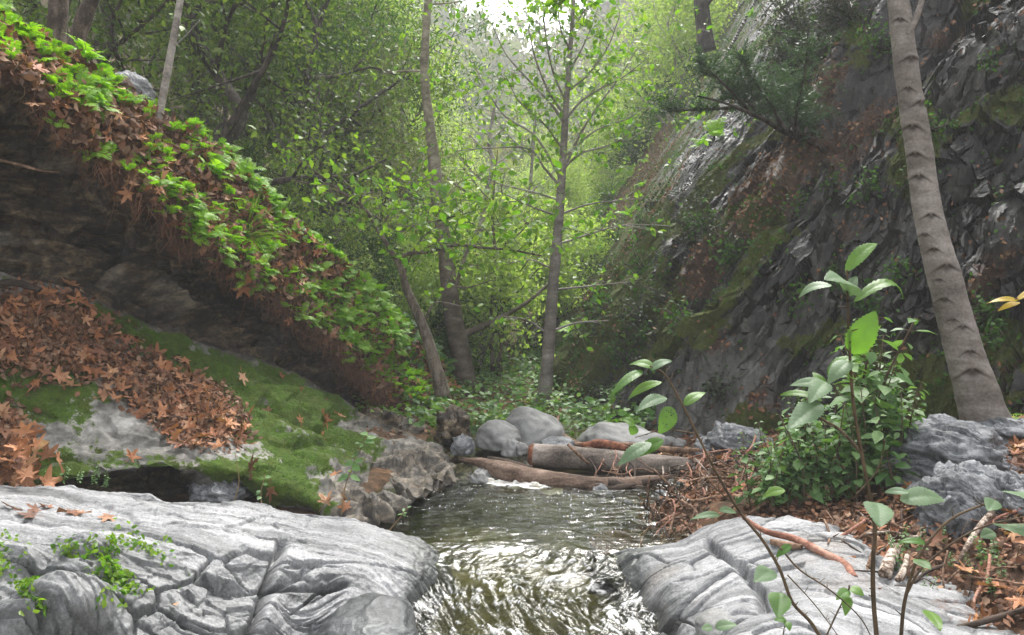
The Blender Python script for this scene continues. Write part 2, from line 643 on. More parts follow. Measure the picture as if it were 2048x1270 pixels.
# ------------------------------------------------------------------ left bank: mossy slab, undercut rock, fern slope above
crest = [(-400, -250, 3.9), (0, 35, 4.8), (200, 155, 5.3), (330, 240, 5.8), (480, 345, 6.5), (610, 470, 7.3), (720, 565, 8.1), (820, 655, 8.9), (880, 730, 9.5), (935, 815, 9.9)]
lip = [(-400, -60, 3.3), (0, 140, 4.2), (140, 270, 4.7), (285, 390, 5.1), (425, 508, 5.7), (552, 600, 6.5), (662, 678, 7.3), (750, 768, 7.9), (830, 822, 8.2), (915, 872, 8.4)]
cont = [(-400, 450, 4.2), (0, 545, 5.1), (150, 585, 5.4), (300, 645, 5.8), (430, 690, 6.3), (560, 730, 6.9), (655, 778, 7.4), (745, 830, 7.5), (832, 865, 7.1), (915, 905, 6.8)]
low = [(-400, 900, 3.4), (0, 960, 4.25), (150, 948, 4.45), (300, 925, 4.7), (455, 935, 4.9), (600, 985, 5.0), (720, 1035, 4.93), (805, 1003, 5.2), (905, 963, 5.85), (950, 955, 6.2)]


def off(r, dx, dy, dd):
    return [(a + dx, b + dy, c_ + dd) for a, b, c_ in r]


def lerp(r, s, k, dd=0.):
    return [tuple(np.array(a) * (1 - k) + np.array(b) * k + np.array([0, 0, dd])) for a, b in zip(r, s)]


rows = [off(crest, 10, 120, 2.2), off(crest, 6, 14, .35), crest, lerp(crest, lip, .5, -.06), lerp(crest, lip, .9), off(lip, -6, 14, .12),
        lerp(lip, cont, .22, .42), lerp(lip, cont, .62, .62), off(cont, 0, -4, .25), off(cont, 0, 8, .0), lerp(cont, low, .3, .02), lerp(cont, low, .68, .0), low,
        off(low, 0, 10, .1), off(low, 5, 34, .5), off(low, 5, 110, .45)]
rows = [r[:-1] + [(r[-1][0] + 12, r[-1][1] + (50 if i < 9 else 25), r[-1][2])] for i, r in enumerate(rows)]
NV, NU = 470, 560
nr = len(rows) - 1
# more mesh rows where the photograph shows the surface
wts = np.array([.5, .4, 1, 1.3, .5, .6, 1.3, 1.2, .5, 1.2, 1.4, 1.2, .4, .5, .7])
tt = np.interp(np.linspace(0, 1, NV), np.concatenate([[0], np.cumsum(wts)]) / wts.sum(), np.linspace(0, 1, nr + 1))
K = np.array([[P(*c_) for c_ in r] for r in rows])
A = np.swapaxes(cr(np.swapaxes(cr(K, tt), 0, 1), NU), 0, 1)
rowp = (tt * nr)[:, None] * np.ones((1, NU))
N0 = normals(A)
px, py = proj(A)
topz = sstep(5.3, 4.6, rowp)
und = sstep(4.8, 5.6, rowp) * sstep(8.8, 8.2, rowp)
slab = sstep(8.6, 9.2, rowp) * sstep(13.4, 12.6, rowp)
cave = sstep(12.4, 13, rowp)
B = unit((A[:, -1] - A[:, 0]).mean(0))
along = (A * B).sum(-1)
across = (A * np.array([.1, .25, 1.])).sum(-1)
q = np.stack([along * .9, across * 3.2, A[..., 1] * .3], -1)
bl, ed, _ = blocks(q * 1.25 + 3, .8)
bl2, ed2, _ = blocks(q * 3.7 + 8, .8)
soft = fbm(A * 1.6, 4)
finef = fbm(A * 9, 4)
lay = np.sin(across * 34 + 5 * soft + 1.2 * finef)
disp = topz * (.13 * fbm(A * 2.6 + 4, 5) + .05 * finef)
disp = disp + und * (.26 * bl + .1 * bl2 + .09 * soft + .03 * lay + .035 * finef - .06 * sstep(.1, 0, ed) - .03 * sstep(.1, 0, ed2))
right = sstep(480, 640, px)
sm = .06 * soft + .03 * finef + .02 * fbm(A * 4.5, 3) + .05 * bl * (.6 + right) + .02 * bl2 - .03 * sstep(.12, .0, ed) * sstep(-.1, .3, fbm(A * .9 + 7, 3)) * (.6 + right)
sm = sm + right * (.025 * bl2 + .014 * lay)
cr1 = polydist(px, py, [(230, 655), (330, 690), (440, 745), (530, 810), (600, 850), (660, 880)])
cr2 = polydist(px, py, [(530, 800), (620, 868), (690, 882), (760, 905)])
sm = sm - .045 * np.exp(-(cr1 / 6) ** 2) - .07 * np.exp(-(cr2 / 8) ** 2)
wet = sstep(560, 700, px) * sstep(880, 930, py)
disp = disp + slab * (sm + wet * (.045 * bl2 + .03 * finef)) + cave * (.1 * bl + .06 * bl2 + .05 * soft)
A = A + N0 * disp[..., None]
px, py = proj(A)
# where moss and leaf mould lie
pile = np.exp(-(((px - 60) / 190) ** 2 + ((py - 660 - .1 * px) / 110) ** 2) * 1.2) + np.exp(-(((px - 370) / 130) ** 2 + ((py - 815 - .35 * (px - 370)) / 78) ** 2)) \
    + .9 * np.exp(-(((px - 10) / 70) ** 2 + ((py - 900) / 80) ** 2))
moss = slab * (.68 + .95 * fbm(A * np.array([1.5, 1.5, 2.6]) + 2, 5)) * sstep(860, 700, px - .2 * (py - 800)) + .3 * slab * sstep(230, 330, px) * sstep(800, 700, px) * sstep(11.4, 10.2, rowp) - .55 * np.exp(-(((px - 285) / 62) ** 2 + ((py - 745 - .45 * (px - 285)) / 40) ** 2) * 1.3)
moss = moss - .6 * np.exp(-(((px - 320) / 60) ** 2 + ((py - 760) / 26) ** 2)) - .5 * np.exp(-(((px - 660) / 50) ** 2 + ((py - 855) / 16) ** 2)) - .45 * wet
moss = moss + .25 * topz * sstep(.1, .4, fbm(A * 3, 3)) + .35 * sstep(820, 900, px) * topz
moss = np.clip(moss + .3 * und * sstep(.15, .5, fbm(A * 2.2 + 9, 3)) * sstep(400, 650, px), 0, 1)
earth = np.clip(topz * 1. + .5 * sstep(5.9, 5.0, rowp) + slab * pile * .95, 0, 1)
tone = np.clip(slab * (.75 + .6 * fbm(A * 1.2 + 50, 3)) * (1 - .55 * wet) + .3 * und * sstep(.1, .4, fbm(A * 1.8 + 60, 4)), 0, 1)
bank = grid_obj('rock_bank', A, M['rock_bank'], {'moss': moss, 'earth': earth, 'tone': tone}, smooth=True)
tag(bank, 'mossy sloping rock ledge under an overhanging dark bank topped with ferns', kind='structure')
BANK = dict(A=A, N=normals(A), px=px, py=py, row=rowp, topz=topz, slab=slab, pile=pile, moss=moss)

# ------------------------------------------------------------------ right cliff
cols = [
    [(985, 800, 15), (1010, 740, 16), (1060, 640, 17), (1180, 470, 19), (1320, 260, 22), (1420, 80, 25), (1520, -120, 28), (1620, -500, 31)],
    [(1085, 822, 10.2), (1120, 750, 10.6), (1170, 650, 11.3), (1285, 445, 12.8), (1400, 230, 15), (1490, 30, 17.5), (1600, -200, 20), (1720, -600, 23)],
    [(1185, 850, 8.7), (1215, 760, 8.9), (1260, 650, 9.3), (1345, 450, 10.2), (1420, 270, 11.3), (1550, 30, 13), (1690, -220, 15), (1830, -650, 17)],
    [(1300, 885, 7.8), (1325, 780, 7.9), (1365, 650, 8.2), (1440, 450, 8.7), (1530, 240, 9.6), (1640, 20, 10.8), (1760, -230, 12), (1900, -700, 13.5)],
    [(1420, 918, 7.1), (1445, 800, 7.1), (1480, 660, 7.4), (1550, 450, 7.9), (1640, 230, 8.6), (1730, 0, 9.4), (1850, -260, 10.4), (2000, -750, 11.5)],
    [(1600, 940, 6.5), (1620, 800, 6.5), (1655, 650, 6.8), (1720, 440, 7.1), (1800, 210, 7.6), (1890, -20, 8.2), (1990, -280, 9), (2130, -800, 10)],
    [(1850, 910, 5.9), (1865, 790, 5.95), (1890, 650, 6.2), (1950, 440, 6.5), (2020, 210, 6.9), (2100, -20, 7.4), (2190, -300, 8), (2320, -850, 8.8)],
    [(2150, 860, 5.2), (2165, 770, 5.3), (2190, 640, 5.5), (2240, 430, 5.8), (2300, 200, 6.2), (2370, -40, 6.6), (2450, -320, 7.2), (2560, -880, 7.8)],
    [(2700, 860, 4.2), (2720, 770, 4.3), (2740, 620, 4.5), (2780, 400, 4.8), (2830, 150, 5.1), (2900, -80, 5.5), (2960, -360, 6), (3060, -900, 6.6)],
]
cols = [[(c0[0][0] - 5, c0[0][1] + 60, c0[0][2] - .05)] + c0 for c0 in cols]
rows = [list(r) for r in zip(*cols)]
NV, NU = 820, 820
K = np.array([[P(*c_) for c_ in r] for r in rows])
tv = np.interp(np.linspace(0, 1, NV), [0, .06, .86, 1], [0, 1 / 8, 6.4 / 8, 1])
tu = np.interp(np.linspace(0, 1, NU), [0, .93, 1], [0, 7 / 8, 1])
A = np.swapaxes(cr(np.swapaxes(cr(K, tv), 0, 1), tu), 0, 1)
N0 = normals(A)
up = unit((A[-1] - A[0]).mean(0))
nb = unit(N0.mean((0, 1)))
sd = unit(np.cross(up, nb))
sd = sd if sd[0] > 0 else -sd
up, sd = unit(up + .3 * sd), unit(sd - .3 * up)
px, py = proj(A)
warp = .22 * fbm(A * .55, 3) + .05 * fbm(A * 2.2, 3)
qs = (A * sd).sum(-1) + warp
qu = (A * up).sum(-1)
qn = (A * nb).sum(-1)
shards = sstep(1700, 1850, px + .25 * (py - 400)) * .6 + .4 * sstep(0, .3, fbm(A * .6 + 20, 3))
b1, e1, i1 = blocks(np.stack([qs * 1.2, qu * .3, qn * .8], -1) + 5, .8)
b2, e2, i2 = blocks(np.stack([qs * 5.2, qu * 1.1, qn * 2], -1) + 2, .9)
b3, e3, i3 = blocks(np.stack([qs * 13, qu * 4.5, qn * 7], -1) + 12, 1.4)
b4, e4, i4 = blocks(np.stack([qs * 5.5, qu * 4, qn * 5], -1) + 31, 1.3)
lowr = np.exp(-(((px - 1480) / 130) ** 2 + ((py - 830) / 90) ** 2))
rib = ridged(np.stack([qs * .6, qu * .12, qn * .2], -1), 3)
shp = sstep(-.2, .25, fbm(A * .8 + 90, 3))
ledge = np.abs(fbm(np.stack([qs * 3, qu * .35, qn * .5 + 7], -1), 4))
disp = -.16 * ledge + .5 * (rib - .4) + .3 * b1 + .13 * b2 * (.35 + .65 * shp) + .045 * b3 * (.35 + .65 * shp) + shards * .09 * b4 + .03 * fbm(A * 4, 4)
disp = disp * (1 - .5 * lowr)
spread = sstep(8.5, 13, A[..., 1])
A = A + N0 * (disp * (1 - .85 * spread))[..., None]
px, py = proj(A)


def blob(x, y, rx, ry, ang=0.):
    a = math.radians(ang)
    dx, dy = px - x, py - y
    u, v = dx * math.cos(a) + dy * math.sin(a), -dx * math.sin(a) + dy * math.cos(a)
    return np.exp(-((u / rx) ** 2 + (v / ry) ** 2))


mo = .9 * blob(1160, 640, 140, 60, -55) + .8 * blob(1100, 740, 80, 60) + .7 * blob(1250, 480, 130, 60, -60) + .8 * blob(1840, 760, 120, 75, -60) + .9 * blob(2020, 680, 70, 60) \
    + .5 * blob(1330, 620, 90, 40, -60) + .55 * blob(1480, 560, 120, 40, -60) + .6 * blob(1450, 130, 160, 60, -55) + .5 * blob(1740, 700, 80, 30, -60) + .45 * blob(1560, 360, 140, 40, -60)
moss = np.clip(mo * (.85 + .7 * fbm(A * 1.5 + 3, 4)) + .75 * sstep(-.1, .45, fbm(A * 1.2 + 30, 5)) + .4 * sstep(1500, 1200, px), 0, 1)
ea = 1.1 * blob(1290, 320, 130, 34, -58) + .8 * blob(1260, 400, 90, 40, -55) + .8 * blob(1510, 400, 150, 28, -62) + .8 * blob(1990, 540, 110, 50, -40) + .7 * blob(1700, 330, 120, 40, -60) \
    + .9 * blob(1160, 600, 60, 40) + .6 * blob(1650, 130, 120, 40, -60) + .7 * blob(1880, 60, 90, 60) + .6 * blob(1430, 690, 60, 40)
ea = np.clip(ea * (.7 + .6 * fbm(A * 1.3 + 8, 4)) + .62 * sstep(-.05, .45, fbm(np.stack([qs * 1.1, qu * .4, qn], -1) + 40, 4)), 0, 1)
tone = np.clip(1.1 * blob(1470, 810, 90, 150, 25) + .7 * blob(1390, 350, 100, 55, -58) + .6 * blob(1220, 800, 80, 50) + .7 * blob(1800, 480, 40, 110, 20) + .6 * blob(1930, 170, 120, 60, -50) + .5 * blob(1600, 640, 40, 120, 25) + .5 * blob(1850, 800, 60, 60), 0, 1)
tone = np.clip(.6 * tone * (.55 + .9 * fbm(np.stack([qs * 2.5, qu * .7, qn], -1), 4)), 0, .85)
cliff = grid_obj('cliff', A, M['rock_cliff'], {'moss': moss, 'earth': ea, 'tone': tone}, smooth=False)
tag(cliff, 'steep dark cliff of tilted broken slate with moss and leaf litter', kind='structure')
CLIFF = dict(A=A, N=normals(A), px=px, py=py, moss=moss, earth=ea)

# ------------------------------------------------------------------ front left outcrop
bk = [(-300, 955, 3.5), (0, 975, 3.9), (200, 996, 4.05), (400, 1008, 4.2), (500, 1004, 4.3), (580, 1020, 4.4), (720, 1040, 4.5), (860, 1098, 4.45), (925, 1190, 4.5)]
r2 = [(-300, 1010, 3.2), (0, 1025, 3.5), (200, 1042, 3.7), (400, 1050, 3.85), (505, 1052, 3.98), (585, 1060, 4.08), (720, 1080, 4.2), (845, 1140, 4.15), (885, 1250, 4.2)]
r3 = [(-300, 1075, 2.95), (0, 1072, 3.25), (200, 1085, 3.42), (400, 1098, 3.6), (530, 1112, 3.72), (595, 1118, 3.85), (720, 1130, 3.97), (812, 1182, 3.93), (848, 1290, 4.0)]
r4 = [(-300, 1165, 2.8), (0, 1170, 3.05), (200, 1180, 3.22), (400, 1190, 3.4), (525, 1192, 3.52), (600, 1195, 3.68), (700, 1202, 3.76), (772, 1232, 3.74), (805, 1340, 3.8)]
r5 = [(-300, 1285, 2.65), (0, 1275, 2.88), (200, 1280, 3.05), (400, 1280, 3.18), (505, 1280, 3.3), (590, 1280, 3.5), (670, 1280, 3.56), (735, 1300, 3.58), (770, 1390, 3.64)]
rows = [off(bk, 0, 130, .55), off(bk, 0, 12, .12), bk, r2, r3, r4, r5, off(r5, 0, 170, -.15), off(r5, 0, 420, -.35)]
A = patch(rows, 430, 620)
N0 = normals(A)
px, py = proj(A)
u_ = np.linspace(0, 1, 620)[None] * np.ones((430, 1))
face = sstep(1050, 1130, py - .06 * px)
leftm = sstep(570, 520, px + .25 * (py - 1130))
wv = fbm(A * 1.1 + 5, 3)
# banding that lies level on top and turns down across the face
Vm = np.concatenate([np.zeros((1, A.shape[1])), np.cumsum(np.linalg.norm(np.diff(A, axis=0), axis=-1), 0)], 0)
Um = A[..., 0] + 1.55
fold = sstep(1040, 1180, py - .1 * (px - 300)) * sstep(760, 560, px)
s1 = Vm - (.1 + .38 * fold) * Um + .05 * wv + .02 * fbm(A * 4, 3)
s2 = Um + .5 * Vm
q = np.stack([s1 * 5.2, s2 * 1.5, A[..., 2] * .6], -1)
f1, f2, cid, _ = worley(q + 4)
f1b, f2b, cidb, _ = worley(q * 2.3 + 9)
rid = _rv[(cid * 5 + 3) & 255][..., 0]
gro = sstep(.22, 0., f2 - f1)
grob = sstep(.2, 0., f2b - f1b)
band = np.abs(fbm(np.stack([s1 * 8, s2 * .6, 0 * s1], -1), 4))
bandf = fbm(np.stack([s1 * 30, s2 * 1.6, 0 * s1 + 4], -1), 3)
pit = sstep(.2, .5, fbm(A * 2.2 + 40, 4))
d1 = polydist(px, py, [(566, 1085), (556, 1120), (548, 1150), (530, 1190), (512, 1235), (495, 1290)])
d2 = polydist(px, py, [(546, 1172), (600, 1176), (660, 1178), (690, 1166)])
d3 = polydist(px, py, [(30, 1215), (60, 1240), (80, 1290)])
lump = np.exp(-(((px - 120) / 105) ** 2 + ((py - 1232) / 55) ** 2) ** 1.6) * .17 + np.exp(-(((px - 150) / 60) ** 2 + ((py - 1158) / 22) ** 2) ** 1.5) * .07 \
    + np.exp(-(((px - 175) / 50) ** 2 + ((py - 1105) / 24) ** 2) ** 1.5) * .07 + np.exp(-(((px - 40) / 45) ** 2 + ((py - 1120) / 25) ** 2) ** 1.5) * .05
hole = np.exp(-(((px - 115) / 60) ** 2 + ((py - 1180) / 12) ** 2)) * .06
bk1, ek1, _ = blocks(np.stack([s1 * 3.4, s2 * 1.5, A[..., 2] * .6], -1) + 4, .7)
bk2, ek2, _ = blocks(np.stack([s1 * 8.5, s2 * 3.6, A[..., 2]], -1) + 9, .7)
bk3, ek3, _ = blocks(np.stack([s1 * 20, s2 * 9, A[..., 2]], -1) + 19, .7)
brk = sstep(-.15, .2, fbm(A * 1.3 + 14, 3))          # where the rock is broken up
am = np.clip(.2 + .8 * leftm * face + .35 * brk * (.4 + face), 0, 1)
disp = .04 * fbm(A * 1.4, 3) + .012 * fbm(A * 3.2 + 3, 3) + am * (.05 * bk1 + .04 * bk2 * (.3 + brk) + .018 * bk3 - .038 * sstep(.045, 0, ek1) - .024 * sstep(.045, 0, ek2) * brk) \
    - .02 * np.exp(-(band / .035) ** 2) * brk + .005 * bandf - .012 * pit
disp = disp + lump - hole - .1 * np.exp(-(d1 / 9) ** 2) - .055 * np.exp(-(d2 / 7) ** 2) - .06 * np.exp(-(d3 / 9) ** 2)
disp = disp + .008 * fbm(A * 16, 4) + .004 * fbm(A * 40, 3)
A = A + N0 * disp[..., None]
px, py = proj(A)
moss = np.clip(.8 * blob(95, 1185, 70, 20, 10) + .7 * blob(250, 1130, 40, 50, 60) + .9 * blob(5, 1180, 16, 60) + .5 * blob(130, 1100, 60, 12), 0, 1) * sstep(-.1, .35, fbm(A * 7, 4))
bmoss = moss
wetdark = sstep(.12, .02, A[..., 2] + .13 * sstep(4.3, 3.9, A[..., 1]) + .05 * fbm(A * 5, 3)) * sstep(600, 740, px)
wetdark = np.maximum(wetdark, .5 * sstep(560, 500, px + .25 * (py - 1130)) * sstep(-.12, .12, fbm(A * 2.1 + 70, 4) + .012 * (py - 1110)) * sstep(1040, 1100, py))  # patchy darkening of the outcrop's lower-left face
wetdark = np.maximum(wetdark, .38 * sstep(.05, .25, fbm(np.stack([s1 * 3, s2 * .6, 0 * s1 + 7], -1), 4)) * sstep(1040, 1120, py))  # darker bands across the outcrop below its top
fl = grid_obj('rock_outcrop', A, M['rock_grey'], {'moss': moss * .85, 'earth': .0 * moss, 'sa': s1, 'sb': s2, 'wet': wetdark})
tag(fl, 'smooth grey banded rock outcrop at the left edge of the cascade', 'rock')
FL = dict(A=A, N=normals(A), px=px, py=py, moss=bmoss)

# ------------------------------------------------------------------ right front slab
bk = [(1180, 1135, 4.45), (1258, 1102, 4.4), (1350, 1085, 4.35), (1430, 1045, 4.35), (1560, 1028, 4.25), (1690, 1060, 4.0), (1800, 1120, 3.7), (1950, 1180, 3.4), (2200, 1210, 3.2)]
r2 = [(1225, 1170, 4.25), (1290, 1130, 4.15), (1370, 1110, 4.1), (1450, 1085, 4.05), (1570, 1070, 3.98), (1690, 1095, 3.8), (1800, 1150, 3.5), (1950, 1210, 3.25), (2200, 1240, 3.05)]
r3 = [(1265, 1215, 4.02), (1325, 1175, 3.9), (1380, 1155, 3.85), (1470, 1135, 3.8), (1580, 1125, 3.7), (1700, 1140, 3.55), (1810, 1190, 3.3), (1950, 1250, 3.05), (2200, 1290, 2.85)]
r4 = [(1295, 1270, 3.8), (1350, 1230, 3.66), (1400, 1215, 3.58), (1490, 1195, 3.5), (1590, 1190, 3.4), (1700, 1200, 3.3), (1820, 1250, 3.05), (1950, 1310, 2.85), (2200, 1360, 2.65)]
r5 = [(1320, 1330, 3.6), (1370, 1300, 3.45), (1420, 1300, 3.3), (1500, 1290, 3.2), (1600, 1290, 3.1), (1700, 1300, 3.0), (1830, 1350, 2.8), (1960, 1420, 2.6), (2200, 1480, 2.4)]
rows = [off(bk, 0, 90, .4), off(bk, 0, 10, .08), bk, r2, r3, r4, r5, off(r5, 0, 200, -.3)]
A = patch(rows, 330, 460)
N0 = normals(A)
px, py = proj(A)
wv = fbm(A * 1.1 + 5, 3)
Vm = np.concatenate([np.zeros((1, A.shape[1])), np.cumsum(np.linalg.norm(np.diff(A, axis=0), axis=-1), 0)], 0)
s1 = Vm + .35 * A[..., 0] + .12 * wv
q = np.stack([s1 * 2.4, (A * np.array([.5, -.8, 0])).sum(-1) * 1.4, A[..., 2] * 1.2], -1)
bl, ed, cid = blocks(q + 14, .5)
bl2, ed2, _ = blocks(q * 2.6 + 4, .5)
d1 = polydist(px, py, [(1415, 1085), (1450, 1110), (1490, 1140), (1515, 1165), (1520, 1200)])
d2 = polydist(px, py, [(1560, 1030), (1620, 1070), (1680, 1130)])
disp = .045 * fbm(A * 1.5 + 6, 3) + .012 * fbm(A * 5, 3) + .024 * bl - .022 * sstep(.035, 0, ed) + .022 * bl2 - .008 * sstep(.05, 0, ed2) - .012 * np.abs(fbm(np.stack([s1 * 6, A[..., 0] * .7, 0 * s1], -1), 4)) - .055 * np.exp(-(d1 / 8) ** 2) + .006 * fbm(A * 16, 3)
disp = disp - .05 * np.exp(-(((px - 1535) / 40) ** 2 + ((py - 1195) / 35) ** 2))
A = A + N0 * disp[..., None]
px, py = proj(A)
earth = sstep(1740, 1850, px + .8 * (1150 - py)) * .45 * sstep(-.2, .3, fbm(A * 3, 3))
wetr = sstep(.1, .0, A[..., 2] + .13 * sstep(4.3, 3.9, A[..., 1]) + .05 * fbm(A * 5, 3)) * sstep(1420, 1320, px)
fr = grid_obj('rock_slab', A, M['rock_right'], {'moss': 0 * px, 'earth': earth, 'sa': s1, 'sb': A[..., 0], 'wet': wetr})
tag(fr, 'low grey rock slab with a fallen reddish branch on it, right of the cascade', 'rock')
FR = dict(A=A, N=normals(A), px=px, py=py)

# ------------------------------------------------------------------ litter slope at the right, carrying the blue-grey outcrop
rows = [[(1180, 1010, 5.0), (1300, 990, 5.15), (1450, 985, 5.15), (1600, 975, 5.2), (1800, 930, 5.3), (1960, 868, 5.15), (2100, 835, 4.9), (2500, 780, 4.2)],
        [(1230, 1060, 4.72), (1330, 1035, 4.8), (1470, 1015, 4.85), (1620, 1005, 4.7), (1800, 985, 4.55), (1960, 960, 4.4), (2100, 930, 4.2), (2500, 900, 3.6)],
        [(1260, 1095, 4.5), (1360, 1075, 4.5), (1480, 1050, 4.5), (1640, 1045, 4.3), (1800, 1060, 4.05), (1960, 1060, 3.85), (2100, 1050, 3.65), (2500, 1040, 3.1)],
        [(1300, 1150, 4.25), (1400, 1130, 4.2), (1520, 1110, 4.1), (1660, 1105, 3.95), (1800, 1135, 3.68), (1960, 1160, 3.42), (2100, 1170, 3.2), (2500, 1180, 2.7)],
        [(1340, 1220, 4.0), (1430, 1210, 3.9), (1560, 1190, 3.75), (1680, 1190, 3.6), (1810, 1230, 3.3), (1960, 1270, 3.0), (2100, 1290, 2.8), (2500, 1330, 2.3)]]
rows = [off(rows[0], 0, 60, 1.), off(rows[0], 0, -2, .3)] + rows + [off(rows[-1], 0, 200, -.3)]
A = patch(rows, 220, 300)
A[..., 2] += .035 * fbm(A * 4, 4) + .05 * fbm(A * 1.5, 3)
lpx = proj(A)[0]
A[..., 2] -= .09 * sstep(1560, 1420, lpx) + .14 * sstep(1345, 1270, lpx) + .1 * sstep(1150, 1205, proj(A)[1]) * sstep(2030, 1900, lpx)
ls = grid_obj('litter_slope', A, M['soil'], {'moss': 0 * A[..., 0], 'earth': .6 + 0 * A[..., 0]})
tag(ls, 'slope of brown leaf mould below the cliff foot', kind='structure')
LS = dict(A=A, N=normals(A), px=proj(A)[0], py=proj(A)[1])


# ------------------------------------------------------------------ boulders
def rock_mesh(name, seed, dims, mat, n=72, lump=.18, fine=.03, blk=0., layers=0., flat=.35, attrs=True, wet=0.):
    """a weathered stone: a ball flattened below and pushed about by noise"""
    a = np.linspace(0, 2 * np.pi, n + 1)[:-1]
    b = np.linspace(0, np.pi, n // 2)
    aa, bb = np.meshgrid(a, b)
    D = np.stack([np.cos(aa) * np.sin(bb), np.sin(aa) * np.sin(bb), np.cos(bb)], -1)
    r = 1 + lump * fbm(D * 1.1 + seed * 5.3, 3) * 1.6 + fine * fbm(D * 5 + seed, 4)
    if blk:
        lean = D[..., 2] + .35 * D[..., 0] + .25 * fbm(D * 1.3 + seed, 3)
        bl_, e_, _ = blocks(np.stack([D[..., 0] * 1.3, D[..., 1] * 1.3, lean * 2.6], -1) + seed * 2.1, .8)
        bl2_, e2_, _ = blocks(np.stack([D[..., 0] * 2.8, D[..., 1] * 2.8, lean * 7], -1) + seed * 1.3, .8)
        r = r + blk * (bl_ + .4 * bl2_) - blk * .3 * sstep(.1, 0, e_)
    if layers:
        r = r - layers * .6 * np.abs(fbm(np.stack([D[..., 0], D[..., 1] * 1.4, (D[..., 2] + .35 * D[..., 0]) * 7], -1) + seed, 4))
    V = D * r[..., None]
    V[..., 2] = np.where(V[..., 2] < -flat, -flat + (V[..., 2] + flat) * .2, V[..., 2])
    V = V * np.asarray(dims)
    nv, nu = V.shape[:2]
    i = np.arange(nv * nu).reshape(nv, nu)
    j = np.roll(i, -1, axis=1)
    qd = np.stack([i[:-1], i[1:], j[1:], j[:-1]], -1).reshape(-1, 4)
    mb = MB().add(V.reshape(-1, 3), quads=qd, rnd=0)
    z = np.zeros(nv * nu)
    sa = V[..., 2] + .3 * V[..., 0] + .08 * fbm(D * 1.4 + seed, 3)
    return mb.mesh(name, mat, True, {'moss': z, 'earth': z, 'sa': sa.ravel(), 'sb': (V[..., 0] + V[..., 1]).ravel(), 'wet': z + wet} if attrs else None)


def rock(name, px_, py_, d, w, h, dep, seed, mat, label, rz=0., group=None, **kw):
    """w, h: size in photo pixels at distance d; (px_, py_) is the middle of its foot"""
    s = d / F
    me = rock_mesh(name, seed, (w * s / 2, dep, h * s / 1.33), mat, **kw)
    o = link(name, me)
    p = P(px_, py_, d)
    o.location = (p[0], p[1], p[2] + h * s * .25)
    o.rotation_euler = (0, 0, rz)
    tag(o, label, 'boulder' if w > 70 else 'stone', group)
    return o


rock('boulder', 1062, 892, 7.1, 132, 74, .3, 3, M['boulder'], 'largest rounded pale grey boulder at the head of the pool behind the logs', n=96, lump=.13, fine=.015)
rock('boulder', 995, 890, 6.85, 90, 50, .22, 8, M['boulder'], 'pale grey rounded boulder leaning against the left side of the largest boulder', n=80, lump=.12, fine=.02)
rock('boulder', 1238, 905, 6.95, 165, 62, .32, 12, M['boulder'], 'long pale sloping boulder right behind the upper log', n=96, lump=.16, fine=.012)
rock('boulder', 1330, 900, 7.2, 92, 30, .22, 15, M['boulder'], 'flat grey boulder at the right end of the long pale boulder', n=64)
rock('boulder', 1462, 930, 6.45, 170, 80, .28, 92, M['rock_blue'], 'ribbed grey rock at the cliff foot right of the long pale boulder', n=110, lump=.14, blk=.2, layers=.25, rz=.4)
rock('stone', 1359, 893, 6.9, 26, 16, .06, 21, M['boulder'], 'small round pale stone by the cliff foot right of the boulders', n=40)
rock('boulder', 1118, 898, 6.65, 74, 24, .16, 23, M['rock_blue'], 'dark flat grey stone in front of the largest boulder, touching the upper log', n=56)
rock('stone', 1022, 908, 6.5, 42, 30, .1, 27, M['boulder'], 'tan blocky stone among pebbles below the left pale boulder', n=48, blk=.12)
rock('stone', 1045, 906, 6.45, 30, 20, .08, 28, M['boulder'], 'small tan stone beside the tan blocky stone', n=40, blk=.1)
rock('boulder', 268, 205, 6.9, 70, 60, .22, 31, M['rock_blue'], 'grey boulder behind the fern crest, between the trunks and the thin pole tree', n=64, blk=.1)
rock('boulder', 962, 962, 5.95, 42, 24, .1, 33, M['boulder'], 'pale wedge of stone at the water by the left end of the lower log', n=48, blk=.15)
rock('boulder', 1895, 955, 4.6, 235, 115, .36, 41, M['rock_blue'], 'blue-grey layered outcrop below the big leaning trunk', n=150, lump=.2, fine=.05, blk=.16, layers=.28, rz=.3)
rock('boulder', 2000, 880, 4.95, 120, 50, .2, 46, M['rock_blue'], 'small blue-grey boulder right of the foot of the big leaning trunk', n=90, blk=.2, layers=.15)
rock('boulder', 1915, 1085, 4.05, 175, 150, .26, 43, M['rock_blue'], 'upright blue-grey block with cracks under the layered outcrop', n=140, lump=.16, fine=.05, blk=.22, layers=.15, rz=-.2)
rock('boulder', 2040, 1060, 4.0, 130, 110, .25, 49, M['rock_blue'], 'blue-grey block at the right edge beside the cracked upright block', n=110, blk=.24, layers=.15)
rock('boulder', 1450, 1268, 3.45, 118, 44, .13, 51, M['boulder'], 'white rounded boulder at the bottom edge on the grey slab', n=80, lump=.1)
rock('boulder', 740, 1300, 3.55, 210, 90, .3, 55, M['rock_blue'], 'dark wet rounded rock at the bottom edge left of the cascade', n=110, lump=.12, layers=.12, wet=.8)
rock('boulder', 905, 880, 7.3, 70, 60, .26, 61, M['rock_bank'], 'dark damp boulder at the foot of the bank by the leaning tree', n=80, blk=.3)
rock('boulder', 440, 1000, 5.0, 110, 55, .22, 67, M['rock_blue'], 'dark folded rock in the hollow below the mossy ledge', n=90, blk=.2, layers=.25)
rock('boulder', 925, 905, 6.6, 44, 34, .14, 71, M['rock_blue'], 'dark wet stone at the water edge below the bank tree', n=60, blk=.2)
peb = [rock_mesh('pebble', 80 + k, (1, .8, .6), M['boulder' if k % 2 else 'rock_blue'], n=28, lump=.2, fine=.02, blk=.06) for k in range(5)]
